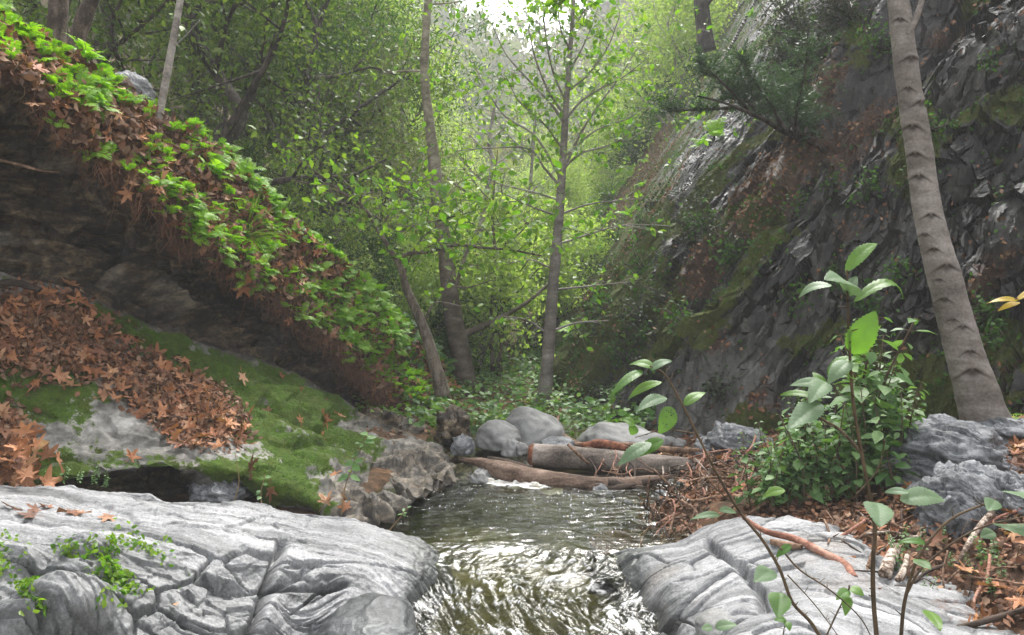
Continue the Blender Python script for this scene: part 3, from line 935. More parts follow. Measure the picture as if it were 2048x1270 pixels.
pr = np.random.default_rng(21)
for k in range(64):
    if k < 48:
        x_, y_ = pr.uniform(930, 1110), pr.uniform(872, 935)
    else:
        x_, y_ = pr.uniform(1180, 1420), pr.uniform(935, 1000)
    d_ = 1.44 * F / (y_ - HY)
    p = P(x_, y_, d_)
    o = link('pebble', peb[k % 5])
    s = pr.uniform(.02, .065)
    place(o, (p[0], p[1], max(gz(p[0], p[1]), -.02) + s * .2), (pr.normal() * .2, pr.normal() * .2, 1), pr.uniform(0, 6), s)
    if k < 48:
        tag(o, 'rounded grey pebble in the stony bed between the pale boulders and the lower log', 'pebble', 'pebbles left of the logs')
    else:
        tag(o, 'small round pebble in the shallows at the right end of the logs', 'pebble', 'pebbles right of the logs')

# ------------------------------------------------------------------ creek water
wy = np.concatenate([np.linspace(1.6, 3.3, 60)[:-1], np.linspace(3.3, 4.75, 300)[:-1], np.linspace(4.75, 6.1, 190)[:-1], np.linspace(6.1, 8.5, 50)])
wx = np.linspace(-1.7, 1.9, 460)
X, Y = np.meshgrid(wx, wy)
base = np.interp(wy, [1.6, 3.0, 3.4, 3.7, 4.0, 4.2, 4.35, 4.46, 4.55, 5, 6.1, 6.5, 7.2, 8.5], [-.4, -.26, -.19, -.145, -.1, -.07, -.035, -.01, 0, 0, 0.004, .03, .06, .1])[:, None]
wa = fbm(np.stack([X * 1.3, Y * 1.3, 0 * X], -1), 3)
casc = sstep(4.62, 4.15, Y + .15 * wa)
pool = 1 - casc
# flow lines of the cascade bend round the middle rock
fx = X + .15 * wa + .12 * np.sin(Y * 5 + X * 3)
tur = ridged(np.stack([fx * 6, Y * 3.2, .3 * wa], -1), 4) - .5
tur2 = fbm(np.stack([fx * 26 + 3 * tur, Y * 11, wa], -1), 4)
tur3 = fbm(np.stack([fx * 60 + 4 * tur, Y * 22, wa + 5], -1), 3)
chop = fbm(np.stack([X * 4.5, Y * 11 + 2 * wa, 0 * X], -1), 3)
chop2 = fbm(np.stack([X * 13, Y * 26 + 2 * wa, 0 * X + 2], -1), 3)
Zw = base + casc * (.04 * tur + .011 * tur2 + .002 * tur3 + .05 * wa) + pool * (.009 * chop + .003 * chop2) + .05 * casc * fbm(np.stack([X * 2.2, Y * 2.2, 0 * X + 9], -1), 2)
wpx, wpy = proj(np.stack([X, Y, Zw], -1))
lip_foam = np.exp(-(((wpx - 1015) / 95) ** 2 + ((wpy - 1100 - .05 * (wpx - 1015)) / 11) ** 2)) + .7 * np.exp(-(((wpx - 890) / 45) ** 2 + ((wpy - 1092) / 9) ** 2))
log_foam = 1.6 * np.exp(-(((wpx - 1022) / 75) ** 2 + ((wpy - 967 - .1 * (wpx - 1022)) / 8) ** 2) ** 2) + 1.3 * np.exp(-(((wpx - 1345) / 38) ** 2 + ((wpy - 992) / 13) ** 2)) \
    + 1.0 * np.exp(-(((wpx - 1375) / 28) ** 2 + ((wpy - 1030) / 22) ** 2)) * .6
st = sstep(.0, .8, tur2 + .6 * tur3 + .7 * tur + .3 * fbm(np.stack([X * 3, Y * 3, 0 * X + 30], -1), 3))
foam = np.clip(casc * (.2 + .45 * st) + lip_foam * np.clip(.35 + .9 * tur2 + .6 * tur3, 0, 1) + log_foam * np.clip(.5 + 1.1 * fbm(np.stack([X * 14, Y * 20, 0 * X], -1), 4), 0, 1), 0, 1)
t = NT('creek_water')
c = t.coord()
cw = t.coord((1, 1.7, 1))
h = t.mix(.5, t.noise(cw, 24, 4, .6, .6), t.noise(cw, 70, 3, .6))
b = t.bump(h, .22, .012)
fr_ = t.n('Fresnel', {'IOR': 1.33, 'Normal': b})
fac = t.n('Math', {0: fr_, 1: t.mr(t.attr('cascade'), 0, 1, 1.1, .75)}, operation='MULTIPLY', use_clamp=True)
tr = t.n('BsdfTransparent', {'Color': (.66, .68, .5, 1)})
gl = t.n('BsdfGlossy', {'Roughness': t.mr(t.attr('cascade'), 0, 1, .03, .16), 'Normal': b, 'Color': (1, 1, 1, 1)})
wat = t.n('MixShader', {0: fac.outputs[0], 1: tr.outputs[0], 2: gl.outputs[0]})
fn = t.noise(c, 55, 6, .7)
fo = t.ramp(t.math('ADD', t.attr('foam'), t.mr(fn, 0, 1, -.3, .3)), [(.3, (0, 0, 0)), (.85, (1, 1, 1))])
fm = t.pbr((.8, .81, .8), .6, t.bump(fn, .6, .02), .3)
M['water'] = t.end(t.n('MixShader', {0: fo, 1: wat.outputs[0], 2: fm.outputs[0]}))
water = grid_obj('water', np.stack([X, Y, Zw], -1), M['water'], {'foam': foam, 'cascade': casc})
tag(water, 'olive brown creek pool spilling into a silver cascade', kind='structure')

# bubbles drifting on the pool
bm_ = MB()
ang = np.linspace(0, 2 * np.pi, 7)[:-1]
dome = np.concatenate([[(0, 0, .8)], np.stack([np.cos(ang) * .6, np.sin(ang) * .6, 0 * ang + .6], -1), np.stack([np.cos(ang), np.sin(ang), 0 * ang], -1)])
dt = [(0, 1 + k, 1 + (k + 1) % 6) for k in range(6)]
dq = [(1 + k, 7 + k, 7 + (k + 1) % 6, 1 + (k + 1) % 6) for k in range(6)]
for k in range(360):
    r_ = rng.random()
    if r_ < .45:
        x_, y_ = rng.normal(1230, 85), rng.normal(1040, 32)
    elif r_ < .75:
        x_, y_ = rng.uniform(850, 1250), rng.normal(985, 12) + rng.exponential(14)
    else:
        x_, y_ = rng.uniform(800, 1300), rng.uniform(985, 1085)
    d_ = 1.5 * F / (y_ - HY)
    if not 4.6 < d_ < 5.95:
        continue
    p = P(x_, y_, d_)
    s = .0022 + .0035 * rng.random() ** 3
    bm_.add(dome * np.array([s, s, s * rng.uniform(.8, 1.6)]) + p + np.array([0, 0, .002]), tris=dt, quads=dq)
t = NT('bubble_film')
M['bubble'] = t.end(t.pbr((.75, .77, .76), .15, None, .8))
tag(bm_.build('foam_bubbles', M['bubble']), 'white bubbles drifting on the olive pool', kind='stuff')

# thick foam pillow held by the lower log
fb = MB()
fp = patch([[(948, 962, 5.95), (985, 962, 5.95), (1040, 965, 5.93), (1090, 972, 5.86), (1125, 980, 5.8)],
            [(948, 966, 5.88), (985, 968, 5.84), (1040, 972, 5.8), (1090, 978, 5.76), (1125, 982, 5.76)]], 24, 160)
uu = np.linspace(0, 1, 160)[None] * np.ones((24, 1))
vv = np.linspace(0, 1, 24)[:, None] * np.ones((1, 160))
fp[..., 2] = -.01 + .04 * (np.sin(np.pi * np.clip(vv, 0, 1)) * np.sin(np.pi * uu)) ** .6 - .02 + .05 * fbm(fp * np.array([9, 14, 1]), 4)
t = NT('creek_foam')
c = t.coord()
M['foam'] = t.end(t.pbr(t.ramp(t.noise(c, 40, 5, .7), [(.35, (.42, .38, .31)), (.6, (.66, .65, .62))]), .8, t.bump(t.noise(c, 90, 4), .6, .02), .2))
o = grid_obj('foam', fp, M['foam'])
tag(o, 'white foam pillow against the left end of the lower log', kind='stuff')

# ------------------------------------------------------------------ logs, driftwood
M['log'] = mat_bark('weathered_log', [(.2, (.025, .015, .01)), (.45, (.1, .064, .045)), (.6, (.17, .115, .085)), (.85, (.3, .22, .175))], (.25, 1, 1), 15, .02)
M['log2'] = mat_bark('pale_barked_log', [(.2, (.035, .028, .024)), (.45, (.13, .105, .088)), (.62, (.22, .185, .16)), (.85, (.36, .31, .28))], (.4, 1, 1), 11, .016)
M['cut'] = mat_bark('reddish_broken_wood', [(.3, (.09, .032, .018)), (.6, (.25, .1, .055))], (1, 1, 1), 20, .01)
M['stick'] = mat_bark('driftwood_stick', [(.3, (.06, .034, .022)), (.5, (.16, .095, .06)), (.7, (.3, .19, .13))], (1, 1, .3), 18, .008)
M['stickred'] = mat_bark('red_peeled_branch', [(.3, (.13, .055, .035)), (.5, (.27, .125, .085)), (.7, (.4, .24, .18))], (1, 1, 1), 12, .008)
M['birch'] = mat_bark('pale_scaly_branch', [(.38, (.07, .045, .03)), (.5, (.25, .19, .15)), (.6, (.48, .42, .36))], (1, 1, 1), 26, .01)
M['dark'] = mat_bark('wet_dark_wood', [(.3, (.018, .013, .01)), (.6, (.07, .048, .036))], (.4, 1, 1), 14, .02)


def log_obj(name, pix, rad_px, mat, label, cat='log', n=28, m=90, wob=.12, seed=0, jag=0., notch=None, group=None):
    pts = PP(pix)
    rad = np.array(rad_px) * pts[:, 1] / F
    p, r = path(pts, rad, m)
    V, tr, q = tube(p, r, n, wob, seed)
    b = MB()
    if jag:
        V3 = V[:m * n].reshape(m, n, 3)
        T = unit(np.gradient(p, axis=0))
        for e, s in ((0, -1), (m - 1, 1)):
            k = np.abs(fbm(np.linspace(0, 7, n)[:, None] * np.array([1, .3, .2]) + seed + e, 3)) * jag * 1.8
            for w_ in range(5):
                i_ = e - s * w_
                V3[i_] += T[e] * s * (k * (1 - w_ / 5))[:, None]
        V[:m * n] = V3.reshape(-1, 3)
    b.add(V, tr, q, 0)
    o = b.build(name, mat)
    tag(o, label, cat, group)
    return o


lg = log_obj('log', [(932, 920, 6.05), (965, 926, 6.02), (1010, 944, 5.98), (1100, 962, 5.9), (1190, 974, 5.83), (1240, 974, 5.82), (1290, 962, 5.86), (1335, 955, 5.92)],
             [4, 11, 19, 20, 20, 18, 11, 4], M['log'], 'weathered brown log with splintered ends lying across the head of the pool', jag=.09, seed=2, n=40, m=140, wob=.2)
b = MB()
for k, (a_, c_) in enumerate([((1190, 978, 5.76), (1275, 968, 5.75)), ((1200, 985, 5.75), (1250, 985, 5.72)), ((1250, 962, 5.85), (1318, 958, 5.82)), ((1215, 965, 5.78), (1300, 975, 5.78))]):
    add_tube(b, PP([a_, tuple((np.array(a_) + c_) / 2 + [0, 4, 0]), c_]), [.035, .03, .004], 10, 24, .4, k)
b.build('splinter', M['dark'], lg)
lg2 = log_obj('log', [(1066, 909, 6.35), (1150, 916, 6.32), (1250, 926, 6.28), (1350, 935, 6.25), (1450, 945, 6.25), (1560, 955, 6.2)], [22, 23, 23, 22, 21, 19], M['log2'],
              'thick pale barked log with a red cut end lying behind the lower log', seed=5, wob=.06, n=40, m=120)
b = MB()
V, tr, q = tube(PP([(1056, 908.5, 6.35), (1062, 909, 6.35), (1068, 909.5, 6.35)]), [.06, .084, .09], 30, .15, 4)
b.add(V, tr, q, 0)
b.build('cut_end', M['cut'], lg2)
log_obj('branch', [(1118, 832, 7.6), (1112, 852, 7.3), (1128, 872, 7.0), (1165, 893, 6.6), (1195, 905, 6.4)], [3, 4, 5, 6, 6], M['stick'], 'bent grey branch leaning from the big boulder onto the upper log', 'branch', 10, 50, .1, 3)
log_obj('branch', [(1150, 888, 6.6), (1250, 890, 6.5), (1350, 900, 6.4), (1450, 905, 6.3), (1530, 925, 6.15)], [4, 6, 6, 6, 4], M['stick'], 'long pale stick lying along the top of the upper log', 'branch', 10, 60, .1, 9)
log_obj('branch', [(1165, 890, 6.55), (1210, 888, 6.5), (1250, 896, 6.45)], [5, 9, 6], M['cut'], 'short red-brown broken piece of wood resting on the upper log', 'wood', 12, 30, .3, 12, .04)
log_obj('branch', [(975, 918, 6.25), (1010, 925, 6.2), (1065, 938, 6.15)], [6, 8, 6], M['dark'], 'dark rotten branch wedged between the two logs', 'branch', 12, 40, .2, 14)
log_obj('branch', [(1135, 888, 6.15), (1160, 912, 6.12), (1178, 928, 6.1)], [3, 3.5, 3], M['stick'], 'thin stick leaning against the front of the upper log', 'branch', 8, 24, .1, 16)
log_obj('branch', [(1488, 1036, 4.1), (1530, 1062, 4.0), (1590, 1078, 3.9), (1650, 1108, 3.75), (1690, 1130, 3.66), (1708, 1158, 3.55)], [4, 5.5, 7, 8, 9, 9], M['stickred'],
        'long curved reddish branch lying on the grey slab', 'branch', 16, 70, .1, 18, .012)
log_obj('branch', [(1543, 1083, 3.93), (1575, 1090, 3.88), (1602, 1093, 3.84)], [6, 7, 5], M['stick'], 'short brown stick beside the curved reddish branch', 'branch', 12, 24, .15, 19, .012)
log_obj('branch', [(1770, 1150, 3.52), (1778, 1125, 3.6), (1792, 1095, 3.75)], [13, 12, 10], M['birch'], 'thick pale flaky branch end lying by the edge of the slab', 'branch', 18, 40, .12, 22)
log_obj('branch', [(1795, 1160, 3.45), (1808, 1140, 3.5), (1815, 1112, 3.65)], [6, 6, 5], M['birch'], 'thinner pale stick right beside the thick flaky branch', 'branch', 12, 30, .12, 24)
log_obj('branch', [(1915, 1130, 3.5), (1930, 1100, 3.55), (1958, 1055, 3.7), (1985, 1025, 3.8)], [4, 5, 6, 6], M['birch'], 'pale stick leaning against the cracked blue-grey block', 'branch', 10, 40, .1, 26)
log_obj('branch', [(1915, 1255, 3.05), (1960, 1245, 3.03), (2060, 1215, 3.02)], [5, 6, 5], M['dark'], 'dark stick lying at the bottom right corner', 'branch', 10, 30, .1, 28)
log_obj('branch', [(1760, 1268, 3.2), (1800, 1267, 3.18), (1828, 1264, 3.16)], [3, 4, 3], M['stickred'], 'short orange-brown stick at the bottom edge below the slab', 'branch', 10, 20, .1, 29)
log_obj('branch', [(938, 806, 9.7), (950, 790, 9.7), (962, 772, 9.72), (972, 764, 9.72)], [20, 17, 11, 4], M['dark'], 'dark broken stump leaning at the foot of the bank tree', 'stump', 14, 40, .3, 31, .04)
log_obj('branch', [(-10, 318, 4.75), (40, 330, 4.75), (85, 342, 4.7), (120, 345, 4.7)], [3, 3, 2.5, 1.5], M['stick'], 'thin pale root hanging across the dark overhang', 'root', 8, 40, .1, 33)
log_obj('branch', [(-30, 572, 4.85), (30, 566, 4.85), (80, 580, 4.85)], [9, 8, 5], M['dark'], 'dark stick lying at the foot of the overhang', 'branch', 10, 40, .2, 35)

dr = np.random.default_rng(33)
shared = []
for k in range(9):
    b = MB()
    L = 1.
    pts = [(-.5, 0, 0), (-.2, dr.normal() * .04, dr.normal() * .03), (.15, dr.normal() * .06, dr.normal() * .03), (.5, dr.normal() * .08, dr.normal() * .05)]
    add_tube(b, pts, np.array([.02, .022, .018, .01]) * dr.uniform(.5, 1.2), 8, 22, .12, k)
    if k % 2:
        add_tube(b, [pts[2], np.array(pts[2]) + [.12, .1, .03], np.array(pts[2]) + [.22, .2, .06]], [.011, .009, .004], 6, 12, .1, k)
    shared.append(b.mesh('driftwood_stick', M[['stick', 'stick', 'stickred', 'dark', 'birch'][k % 5]]))


def surf(D, x_, y_):
    """index of the patch vertex that shows nearest to pixel (x_, y_)"""
    e = (D['px'] - x_) ** 2 + (D['py'] - y_) ** 2
    return np.unravel_index(np.argmin(e), e.shape)


for k in range(240):
    if k >= 190:
        x_, y_ = dr.uniform(1380, 1520), dr.uniform(925, 985)
        d_ = np.interp(y_, [925, 985], [6.2, 5.3])
        p, n_ = P(x_, y_, d_), np.array([0, 0, 1.])
        p[2] = float(gz(p[0], p[1])) + .03
        a_ = dr.normal(-.2, .6)
        lab, g_ = 'thin brown stick on the dark ground between the upper log and the green herbs', 'sticks before the green herbs'
    elif k >= 120:
        x_ = dr.uniform(1290, 1500)
        y_ = np.interp(x_, [1290, 1340, 1500], [1058, 1020, 985]) + dr.normal() * 26
        a_ = dr.normal(-.4, .7)
        lab, g_ = 'thin brown driftwood stick tangled in the pile at the right edge of the pool', 'driftwood at the right edge of the pool'
        i = surf(LS, x_, y_)
        p, n_ = LS['A'][i], LS['N'][i]
    elif k < 62:
        x_ = dr.uniform(1285, 1470)
        y_ = np.interp(x_, [1285, 1340, 1470], [1065, 1030, 1000]) + dr.normal() * 20
        a_ = dr.normal(-.5, .5)
        lab, g_ = 'thin brown driftwood stick tangled in the pile at the right edge of the pool', 'driftwood at the right edge of the pool'
        i = surf(LS, x_, y_)
        p, n_ = LS['A'][i], LS['N'][i]
    elif k < 84:
        x_, y_ = dr.uniform(1190, 1420), dr.uniform(938, 968)
        d_ = np.interp(y_, [938, 968], [6.1, 5.9])
        p, n_ = P(x_, y_, d_), np.array([0, 0, 1.])
        a_ = dr.normal(0, .5)
        lab, g_ = 'thin dark twig jammed between the two logs', 'twigs between the logs'
    else:
        x_, y_ = dr.uniform(1640, 2040), dr.uniform(1040, 1200)
        i = surf(LS, x_, y_)
        p, n_ = LS['A'][i], LS['N'][i]
        a_ = dr.normal(-.6, .6)
        lab, g_ = 'thin twig on the brown leaf mould behind the grey slab', 'twigs on the litter slope'
    o = link('driftwood_stick', shared[k % 9])
    s = dr.uniform(.16, .5)
    place(o, p + np.array([0, 0, .012 + .05 * dr.random()]), n_ + dr.normal(size=3) * .25, a_, s)
    tag(o, lab, 'stick', g_)

# ------------------------------------------------------------------ bark and leaves
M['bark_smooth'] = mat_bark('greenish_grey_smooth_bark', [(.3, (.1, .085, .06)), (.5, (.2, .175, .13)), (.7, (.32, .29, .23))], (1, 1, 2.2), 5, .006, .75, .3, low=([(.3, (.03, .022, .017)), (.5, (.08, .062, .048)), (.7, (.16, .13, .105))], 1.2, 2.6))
M['bark_brown'] = mat_bark('grey_brown_bark', [(.3, (.035, .026, .02)), (.5, (.1, .078, .06)), (.7, (.2, .165, .135))], (1, 1, .3), 20, .02, .85, .22)
M['bark_alder'] = mat_bark('pinkish_grey_alder_bark', [(.2, (.085, .072, .062)), (.5, (.18, .158, .14)), (.8, (.31, .285, .26))], (.6, .6, 1.6), 6, .006, .75, .24)
M['bark_pale'] = mat_bark('pale_grey_bark', [(.3, (.15, .13, .115)), (.5, (.27, .245, .22)), (.7, (.38, .35, .32))], (1, 1, 1.4), 9, .006, .7)
M['bark_oak'] = mat_bark('dark_oak_bark', [(.3, (.016, .013, .011)), (.5, (.05, .041, .034)), (.7, (.11, .093, .08))], (1, 1, .35), 16, .03, .9, .18)
M['leaf_alder'] = mat_leaf('alder_leaf', [(.07, .17, .015), (.11, .24, .02), (.17, .3, .03), (.24, .34, .04), (.13, .26, .02)], .5)
M['leaf_oak'] = mat_leaf('live_oak_leaf', [(.045, .09, .018), (.08, .14, .026), (.13, .19, .04), (.18, .23, .065), (.1, .13, .05)], .5, .45, spec=.3)
M['leaf_bay'] = mat_leaf('bay_leaf', [(.03, .075, .018), (.05, .12, .02), (.08, .17, .03), (.06, .12, .04)], .35, .6, spec=.15)
M['leaf_olive'] = mat_leaf('dusty_olive_leaf', [(.1, .12, .06), (.15, .17, .085), (.2, .21, .11), (.17, .15, .1)], .4, .5)
M['leaf_light'] = mat_leaf('pale_green_leaf', [(.2, .29, .09), (.28, .38, .12), (.36, .44, .17), (.42, .46, .26)], .6)
M['leaf_gloss'] = mat_leaf('glossy_shrub_leaf', [(.025, .04, .022), (.05, .065, .04), (.075, .09, .06), (.05, .07, .03)], .15, .6, spec=.12)
M['needle'] = mat_leaf('blue_green_needle', [(.035, .075, .035), (.05, .1, .045), (.075, .125, .06)], .25, .5)


def twigs(wood, lp, pts, rads, n, L, per, t0=.25, spread=.9, droop=0., size=None, seed=0, r0=.004):
    """side twigs along a branch, each carrying leaf places (point, direction)"""
    r = np.random.default_rng(seed)
    p, rr = path(pts, rads, 40)
    T = unit(np.gradient(p, axis=0))
    for k in range(n):
        i = int(np.clip((t0 + (1 - t0) * (k + r.random()) / n) * 39, 0, 39))
        d = unit(T[i] * .7 + r.normal(size=3) * spread * np.array([1, 1, .6]) + np.array([0, 0, .25 - droop]))
        l = L * r.uniform(.5, 1.2)
        a = p[i]
        c_ = a + d * l * .5 + np.array([0, 0, .04 * l])
        e = a + d * l + r.normal(size=3) * .12 * l + np.array([0, 0, -droop * l * .4])
        add_tube(wood, [a, c_, e], [min(r0, rr[i] * .8), r0 * .7, r0 * .35], 4, 7)
        tq, _ = path([a, c_, e], [.1] * 3, 12)
        for j in range(per):
            u = 3 + int(r.random() * 9)
            dd = unit(d * .5 + r.normal(size=3) * .75 + np.array([0, 0, -.15]))
            lp.append((tq[min(u, 11)] + dd * .012, dd))


def leafset(b, lp, size, tmpl=OVATE, seed=0, flat=.8):
    if not lp:
        return
    r = np.random.default_rng(seed)
    pos = np.array([a for a, _ in lp])
    d = np.array([c_ for _, c_ in lp])
    ups = np.array([0, 0, 1.]) * flat + r.normal(size=pos.shape) * .45
    leaves(b, tmpl, pos, d, ups, size * r.uniform(.6, 1.25, len(pos)))


def pix_tree(name, label, d, trunk, trad, branches, bark, leafm, lsize, seed, tw=(9, .45, 7), tmpl=OVATE, cat='tree', group=None, nside=18, extra=None, bend=.5):
    """a tree drawn from the photograph: trunk and each limb as (px, py[, d]) rails; limbs come out as parts"""
    r = np.random.default_rng(seed)
    tp = PP(trunk, d)
    root = empty(name, tp[0])
    tag(root, label, cat, group)
    o0 = Vector(tp[0])
    sc = d / F
    b = MB()
    add_tube(b, tp, np.array(trad) * sc / 2, nside, 34 * max(len(trunk) // 2, 2), .1, seed)
    lo = V_ = None
    parts = [('trunk', b, bark)]
    lp = []
    fine = MB()
    for k, br in enumerate(branches):
        pts, r0, mode = br[0], br[1], br[2] if len(br) > 2 else 1.
        q = PP(pts, d)
        sgn = r.choice([-1, 1]) * bend
        q[:, 1] += sgn * np.linspace(0, 1, len(q)) ** 1.2 * np.linalg.norm(q[-1] - q[0])
        q += (q[:, 1:2] - PP(pts, d)[:, 1:2]) / d * np.column_stack([q[:, 0], 0 * q[:, 0], q[:, 2] - CAMZ])   # keep its bearing at its own distance
        rad = np.linspace(r0, max(r0 * .28, .9), len(q)) * sc / 2
        bb = MB()
        add_tube(bb, q, rad, 8, 30, .12, seed + k)
        parts.append(('branch', bb, bark))
        L = np.linalg.norm(np.diff(q, axis=0), axis=1).sum()
        n_ = int(tw[0] * mode * max(.6, L))
        if n_:
            twigs(fine, lp, q, rad, n_, tw[1] * min(1., .4 + L), tw[2], seed=seed * 31 + k)
    if extra:
        extra(fine, lp, r)
    if fine.n:
        parts.append(('twigs', fine, bark))
    if lp:
        lb = MB()
        leafset(lb, lp, lsize, tmpl, seed)
        parts.append(('foliage', lb, leafm))
    for nm, bb, mt in parts:
        o = bb.build(nm, mt, root)
        o.matrix_parent_inverse = Matrix.Translation(-o0)
        if nm in ('foliage', 'twigs'):
            o['kind'] = 'stuff'
    return root


# leaning tree at the foot of the bank
def crown_a(fine, lp, r):
    for k in range(12):
        a = P(r.uniform(780, 900), r.uniform(-60, 330), 9.8 + r.normal() * .4)
        e = a + np.array([r.normal() * .4, r.normal() * .3, r.normal() * .25])
        twigs(fine, lp, [a, (a + e) / 2 + [0, 0, .04], e], [.006, .005, .003], 3, .25, 3, seed=k + 700)


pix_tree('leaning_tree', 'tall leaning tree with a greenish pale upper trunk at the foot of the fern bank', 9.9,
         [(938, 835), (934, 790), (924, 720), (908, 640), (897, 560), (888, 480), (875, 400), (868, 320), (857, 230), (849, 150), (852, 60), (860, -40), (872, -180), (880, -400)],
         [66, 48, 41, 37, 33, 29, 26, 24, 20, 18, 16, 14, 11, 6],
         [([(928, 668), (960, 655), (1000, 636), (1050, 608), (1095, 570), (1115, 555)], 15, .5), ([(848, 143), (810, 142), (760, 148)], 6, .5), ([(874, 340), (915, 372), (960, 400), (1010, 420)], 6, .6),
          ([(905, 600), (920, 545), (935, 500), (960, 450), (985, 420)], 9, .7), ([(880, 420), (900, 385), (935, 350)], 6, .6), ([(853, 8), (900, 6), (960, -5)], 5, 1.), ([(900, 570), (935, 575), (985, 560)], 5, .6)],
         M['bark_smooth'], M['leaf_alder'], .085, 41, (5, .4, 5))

# small leaning tree left of it, with a broad low spray of large leaves


def spray(fine, lp, r):
    for k in range(120):
        x = r.normal(900, 125)
        y = r.normal(430 + .1 * abs(x - 880), 50)
        a = P(x, y, 7.7 + r.normal() * .5)
        e = a + np.array([r.normal() * .3, r.normal() * .25, r.normal() * .08])
        twigs(fine, lp, [a, (a + e) / 2 + [0, 0, .03], e], [.005, .004, .002], 2, .2, 3, seed=k + 400)


pix_tree('leaning_tree', 'slender crooked tree on the fern bank with a low spray of bright leaves', 8.3,
         [(885, 790), (872, 735), (850, 665), (832, 620), (812, 575), (803, 540), (795, 524), (775, 490), (755, 460), (728, 415), (690, 390), (640, 372), (590, 362)],
         [30, 26, 22, 18, 16, 13, 12, 9, 7, 6, 5, 4, 3],
         [([(795, 526), (815, 508), (860, 503), (910, 490), (960, 495), (1020, 500), (1085, 512)], 10, 1.6), ([(845, 655), (862, 615), (880, 604), (920, 612)], 6, .8), ([(765, 475), (770, 440), (800, 405), (840, 390)], 5, 1.5),
          ([(728, 416), (722, 395), (760, 380)], 5, 1.4), ([(690, 390), (640, 350), (600, 320), (560, 300)], 4, 1.1), ([(808, 560), (818, 520), (850, 470), (900, 440)], 5, 1.6),
          ([(790, 470), (830, 452), (880, 440), (940, 425)], 5, 1.8)],
         M['bark_brown'], M['leaf_alder'], .085, 42, (9, .4, 5), extra=spray, bend=.35)

# young alder in the middle of the valley
BR = [([(1124, 350), (1145, 300), (1172, 248), (1205, 200), (1242, 150), (1275, 95)], 7), ([(1128, 245), (1100, 205), (1062, 165), (1012, 108), (985, 50)], 7), ([(1130, 232), (1096, 180), (1072, 120), (1055, 50)], 6),
      ([(1130, 240), (1162, 203), (1205, 175), (1245, 155), (1290, 120)], 6), ([(1121, 355), (1070, 272), (1010, 232), (972, 178), (945, 120)], 6), ([(1120, 372), (1090, 338), (1058, 298), (980, 296), (910, 302)], 6),
      ([(1120, 345), (1160, 308), (1220, 290), (1260, 268)], 6), ([(1118, 400), (1070, 385), (1000, 368), (940, 340)], 5), ([(1116, 432), (1060, 412), (990, 378)], 5), ([(1117, 430), (1180, 408), (1250, 400)], 5),
      ([(1112, 490), (1180, 468), (1250, 450), (1360, 452)], 5), ([(1096, 668), (1052, 640), (1000, 632)], 5), ([(1104, 662), (1160, 645), (1260, 640), (1310, 632)], 5), ([(1107, 580), (1200, 570), (1310, 560)], 5),
      ([(1136, 145), (1160, 105), (1185, 50)], 5), ([(1141, 100), (1122, 60), (1112, -10)], 5), ([(1138, 180), (1175, 150), (1215, 95), (1240, 30)], 5), ([(1126, 300), (1090, 250), (1040, 205), (1010, 150)], 5),
      ([(1143, 60), (1170, 20), (1200, -30)], 5), ([(1132, 205), (1105, 140), (1090, 60), (1085, -20)], 5), ([(1122, 320), (1190, 262), (1260, 235), (1310, 190)], 5), ([(1110, 540), (1060, 520), (1010, 530)], 4)]


def crown_c(fine, lp, r):
    for k in range(300):
        x, y = r.normal(1110, 125), r.uniform(-80, 350)
        a = P(x, y, 9.2 + r.normal() * .6)
        e = a + np.array([r.normal() * .25, r.normal() * .25, .2 + r.normal() * .15])
        twigs(fine, lp, [a, (a + e) / 2, e], [.005, .004, .002], 2, .22, 3, seed=k + 900)


pix_tree('young_alder', 'straight young alder with ascending thin branches in the middle of the valley', 9.2,
         [(1082, 822), (1090, 780), (1098, 680), (1107, 560), (1118, 440), (1125, 330), (1131, 230), (1138, 130), (1145, 40), (1151, -60), (1156, -200)], [38, 28, 25, 22, 19, 16, 13, 10, 8, 6, 3],
         BR, M['bark_alder'], M['leaf_alder'], .08, 43, (9, .38, 4), extra=crown_c, bend=.4)
for k, (tr_, d_, lab) in enumerate([
    ([(985, 815), (985, 720), (983, 640), (990, 520), (985, 420), (995, 300)], 10.6, 'thin sapling trunk standing left of its twin between the two bigger trees'),
    ([(993, 815), (1000, 700), (1005, 640), (1003, 560), (1010, 460), (1000, 350)], 10.8, 'thin slanting sapling trunk right of its twin between the two bigger trees'),
    ([(800, 720), (802, 500), (806, 330), (804, 200), (812, 60)], 15., 'thin pale tree standing in the haze left of the leaning trunk'),
    ([(958, 480), (970, 400), (985, 330), (978, 280), (992, 200)], 11.5, 'forked bare pale tree right behind the leaning trunk'),
    ([(1045, 800), (1052, 650), (1050, 500), (1060, 380), (1070, 240)], 14., 'thin background tree seen just left of the young alder trunk')]):
    w_ = [13, 10, 9, 7, 5, 2][:len(tr_)]
    br = []
    for j in range(5):
        t_ = .35 + .13 * j
        q_ = cr(np.array(tr_, float), [t_])[0]
        s_ = 1 if j % 2 else -1
        br.append(([tuple(q_), (q_[0] + s_ * 40, q_[1] - 35), (q_[0] + s_ * 85, q_[1] - 90)], 4))
    pix_tree('sapling_tree', lab, d_, tr_, w_, br, M['bark_brown' if k < 2 else 'bark_pale'], M['leaf_light'], .075, 60 + k, (8, .45, 5))

